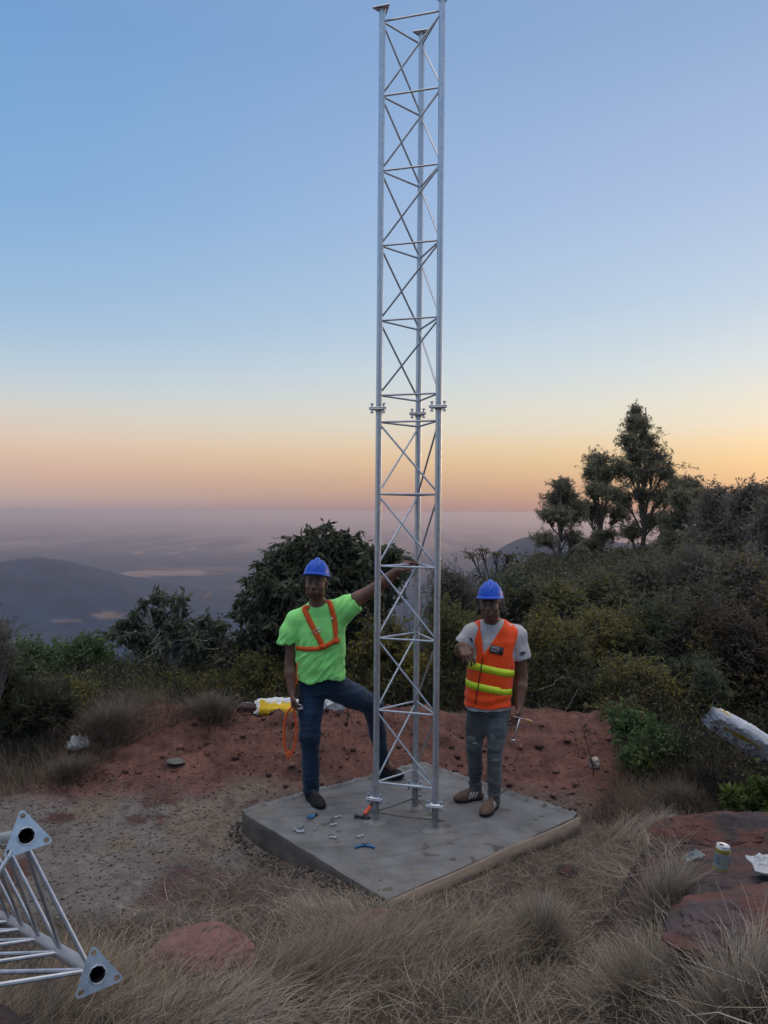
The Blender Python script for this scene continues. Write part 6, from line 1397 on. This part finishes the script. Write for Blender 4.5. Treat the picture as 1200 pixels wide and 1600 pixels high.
# --- dark bottle crate like tray left of the yellow sack
c = at(387, 1109, 7.65); root = empty('plastic_jerrycan', tuple(c), 'dark maroon flattened plastic container lying left of the yellow sack', 'container'); m = MB()
m.box(c+[0, 0, .012], (.20, .12, .055)); m.box(c+[0, 0, .046], (.17, .10, .012)); o = m.build('body', mat('maroon_plastic', (.05, .012, .014), rough=.35), root, tuple(c))
b = o.modifiers.new('bevel', 'BEVEL'); b.width = .012; b.segments = 3
m = MB(); m.tube([c+[.10, 0, .02], c+[.135, 0, .018]], .017, 12); m.build('cap', M_BLACK, root, tuple(c), smooth=False)
m = MB(); m.tube([c+[-.06, -.03, .05], c+[-.05, -.03, .075], c+[.04, -.03, .075], c+[.05, -.03, .05]], .007, 8); m.build('handle', mat('grey_plastic', (.25, .25, .27), rough=.4), root, tuple(c), smooth=True)
# --- drink can
def can():
    b = at(1125, 1361, 3.28); org = tuple(b); root = empty('drink_can', org, 'opened silver and blue drink can with a yellow band standing on the dark rock', 'drink can')
    R = .0310; ax_ = unit([.10, -.04, 1.0]); k = 48; th = np.linspace(0, 2*PI, k, endpoint=False)
    e1 = unit(np.cross(ax_, [0, 1, 0])); e2 = np.cross(ax_, e1)
    zf = .76; prof = [(0, .024), (.004, .026), (.010, .0315), (.014, R), (.030, R), (.124, R), (.130, R), (.139, .029), (.146, .0262), (.150, .0270), (.1505, .0258), (.145, .0245), (.144, .0)]
    V = []; C = []
    zs = []; 
    fine = [prof[0], prof[1], prof[2], prof[3]]+[(z, R) for z in np.linspace(.018, .126, 50)]+prof[6:]
    for z, r in fine:
        for a in th:
            V.append(b+ax_*z*zf+(e1*math.cos(a)+e2*math.sin(a))*r)
            if z > .1315 or z < .012: c = (.60, .61, .62)
            elif z > .112 or z < .024: c = (.42, .34, .07)
            elif .050 < z < .098 and abs(math.sin(a*1.0)) < .8:
                q = math.sin(a*13)*math.sin(z*520); c = (.07, .14, .26) if q > .15 else (.30, .38, .46)
            else: c = (.34, .42, .50) if (z*240) % 2 < 1.4 else (.50, .42, .12)
            C.append(c)
    n = len(fine); i = np.arange(n*k).reshape(n, k); j = np.roll(i, -1, 1); F = np.stack([i[:-1], j[:-1], j[1:], i[1:]], -1).reshape(-1, 4)
    make('body', V, F, mat('printed_aluminium', attr=True, rough=.32, metal=.55, spec=.5), root, org, C)
    m = MB(); c = b+ax_*.1445*zf; m.tube([c+e2*.006, c+e2*.0062+ax_*.0012], [.0001, .0001], 8)
    a = np.linspace(0, 2*PI, 20); m.prism([c+e2*(-.010+.0085*math.sin(q))+e1*.0115*math.cos(q) for q in a[:-1]], ax_, .0008); m.build('mouth_opening', M_BLACK, root, org)
    m = MB(); m.tube(np.array([c+ax_*.0025+e2*(.008+.007*math.sin(q))+e1*.006*math.cos(q) for q in a]), .0014, 6); m.build('pull_tab', M_METAL, root, org, smooth=True)
can()
# --- crumpled plastic
def litter(label, c, sx, sy, sz, seed, mtl, name='plastic_bag', cat='litter', yaw=0.0):
    n = 46; u, v = np.meshgrid(np.linspace(-1, 1, n), np.linspace(-1, 1, n), indexing='ij')
    f = np.abs(fbm(u*1.8+seed, v*1.8, o=2, seed=seed))+.45*np.abs(fbm(u*5+seed, v*5, o=2, seed=seed+1)); e = np.maximum(np.abs(u), np.abs(v))
    z = f*sz*2.0*(1-.7*e**4); x = (u+.14*noise(u*2, v*2, seed=seed+2)*1.0)*sx; y = (v+.18*noise(u*2, v*2, seed=seed+3))*sy
    ca, sa = math.cos(yaw), math.sin(yaw); top = np.stack([c[0]+x*ca-y*sa, c[1]+x*sa+y*ca, c[2]+z+.006], -1).reshape(-1, 3); bot = top.copy(); bot[:, 2] = bot[:, 2]*0+c[2]+.1*(bot[:, 2]-c[2]); bot[:, 2] = np.minimum(bot[:, 2], top[:, 2]-.003)
    i = np.arange(n*n).reshape(n, n); F = np.stack([i[:-1, :-1], i[1:, :-1], i[1:, 1:], i[:-1, 1:]], -1).reshape(-1, 4)
    ring = np.concatenate([i[:-1, 0], i[-1, :-1], i[::-1, -1][:-1], i[0, ::-1][:-1]]); rn = np.roll(ring, -1); S2 = np.stack([ring, ring+n*n, rn+n*n, rn], 1)
    o = make(name, np.vstack([top, bot]), np.vstack([F, F[:, ::-1]+n*n, S2]), mtl, org=tuple(c)); tag(o, label, cat)
M_WHITE = mat('white_plastic', (.60, .62, .64), rough=.4, var=.1)
litter('clear and silver plastic packet lying on the rock right of the drink can', at(1205, 1362, 3.34)+[0, 0, .02], .085, .075, .022, 3, M_FILM, yaw=-.2)
g = ground(122, 1168); litter('crumpled white plastic litter by the flat stone at the left of the clearing', g, .10, .06, .06, 5, M_WHITE, yaw=.5)
g = ground(138, 1160); litter('thin white plastic strip sticking up next to the larger white litter', g+[0, 0, .02], .07, .018, .03, 6, M_WHITE, yaw=.6)
g = ground(1150, 1222); litter('shiny silver wrapper caught in the brown grass below the white sack', g+[0, 0, .05], .05, .025, .05, 7, M_FILM, yaw=.8)
g = ground(1160, 1245); litter('small pale blue plastic shred in the grass near the leafy weed', g+[0, 0, .03], .04, .02, .03, 8, mat('pale_blue_plastic', (.35, .42, .52), rough=.35), yaw=-.4)
g = ground(1085, 1345, 2); litter('greyish plastic scrap left of the drink can', g+[0, 0, .01], .06, .02, .02, 9, mat('grey_film', (.22, .27, .29), rough=.4), yaw=.5)
# fallen sticks on the bushes and the soil
def stick(label, P, r=.006):
    P = np.array(P); m = MB(); k = 14; t = np.linspace(0, len(P)-1, k); Q = np.stack([np.interp(t, range(len(P)), P[:, i]) for i in range(3)], 1)
    for _ in range(3): Q[1:-1] = (Q[:-2]+2*Q[1:-1]+Q[2:])/4
    Q += np.random.default_rng(int(P[0, 0]*1000) & 255).normal(size=Q.shape)*.004; m.tube(Q, np.linspace(r, r*.4, k), 6, (.20, .18, .155))
    o = m.build('dead_branch', M_BARK, None, tuple(P[0]), smooth=True); tag(o, label, 'branch')
stick('long pale dead branch lying across the olive bush above the soil heap', [at(1055, 1062, 8.3), at(1090, 1060, 8.2), at(1130, 1052, 8.1)], .012)
stick('thin dead branch slanting through the dark leggy bush', [at(880, 1118, 8.6), at(893, 1096, 8.5), at(902, 1078, 8.5)], .009)
stick('curved dead branch low in the bush behind the vested man', [at(842, 1078, 8.9), at(856, 1074, 8.8), at(880, 1056, 8.8)], .008)
# ================================================================== air
def haze():
    m = MB(); m.box((0, 0, (18-640)/2), (190000, 190000, 658)); o = m.build('haze', None, smooth=False, mats=[bpy.data.materials.new('haze')])
    t = o.data.materials[0]; t.use_nodes = True; t = t.node_tree; t.nodes.clear()
    v = N('ShaderNodeVolumePrincipled', t); q = N('ShaderNodeOutputMaterial', t); t.links.new(v.outputs[0], q.inputs['Volume'])
    v.inputs['Color'].default_value = (1.0, .83, .81, 1); v.inputs['Density'].default_value = .000085; v.inputs['Anisotropy'].default_value = .80
    tag(o, kind='stuff', label='pale dusk haze over the plain')
haze()
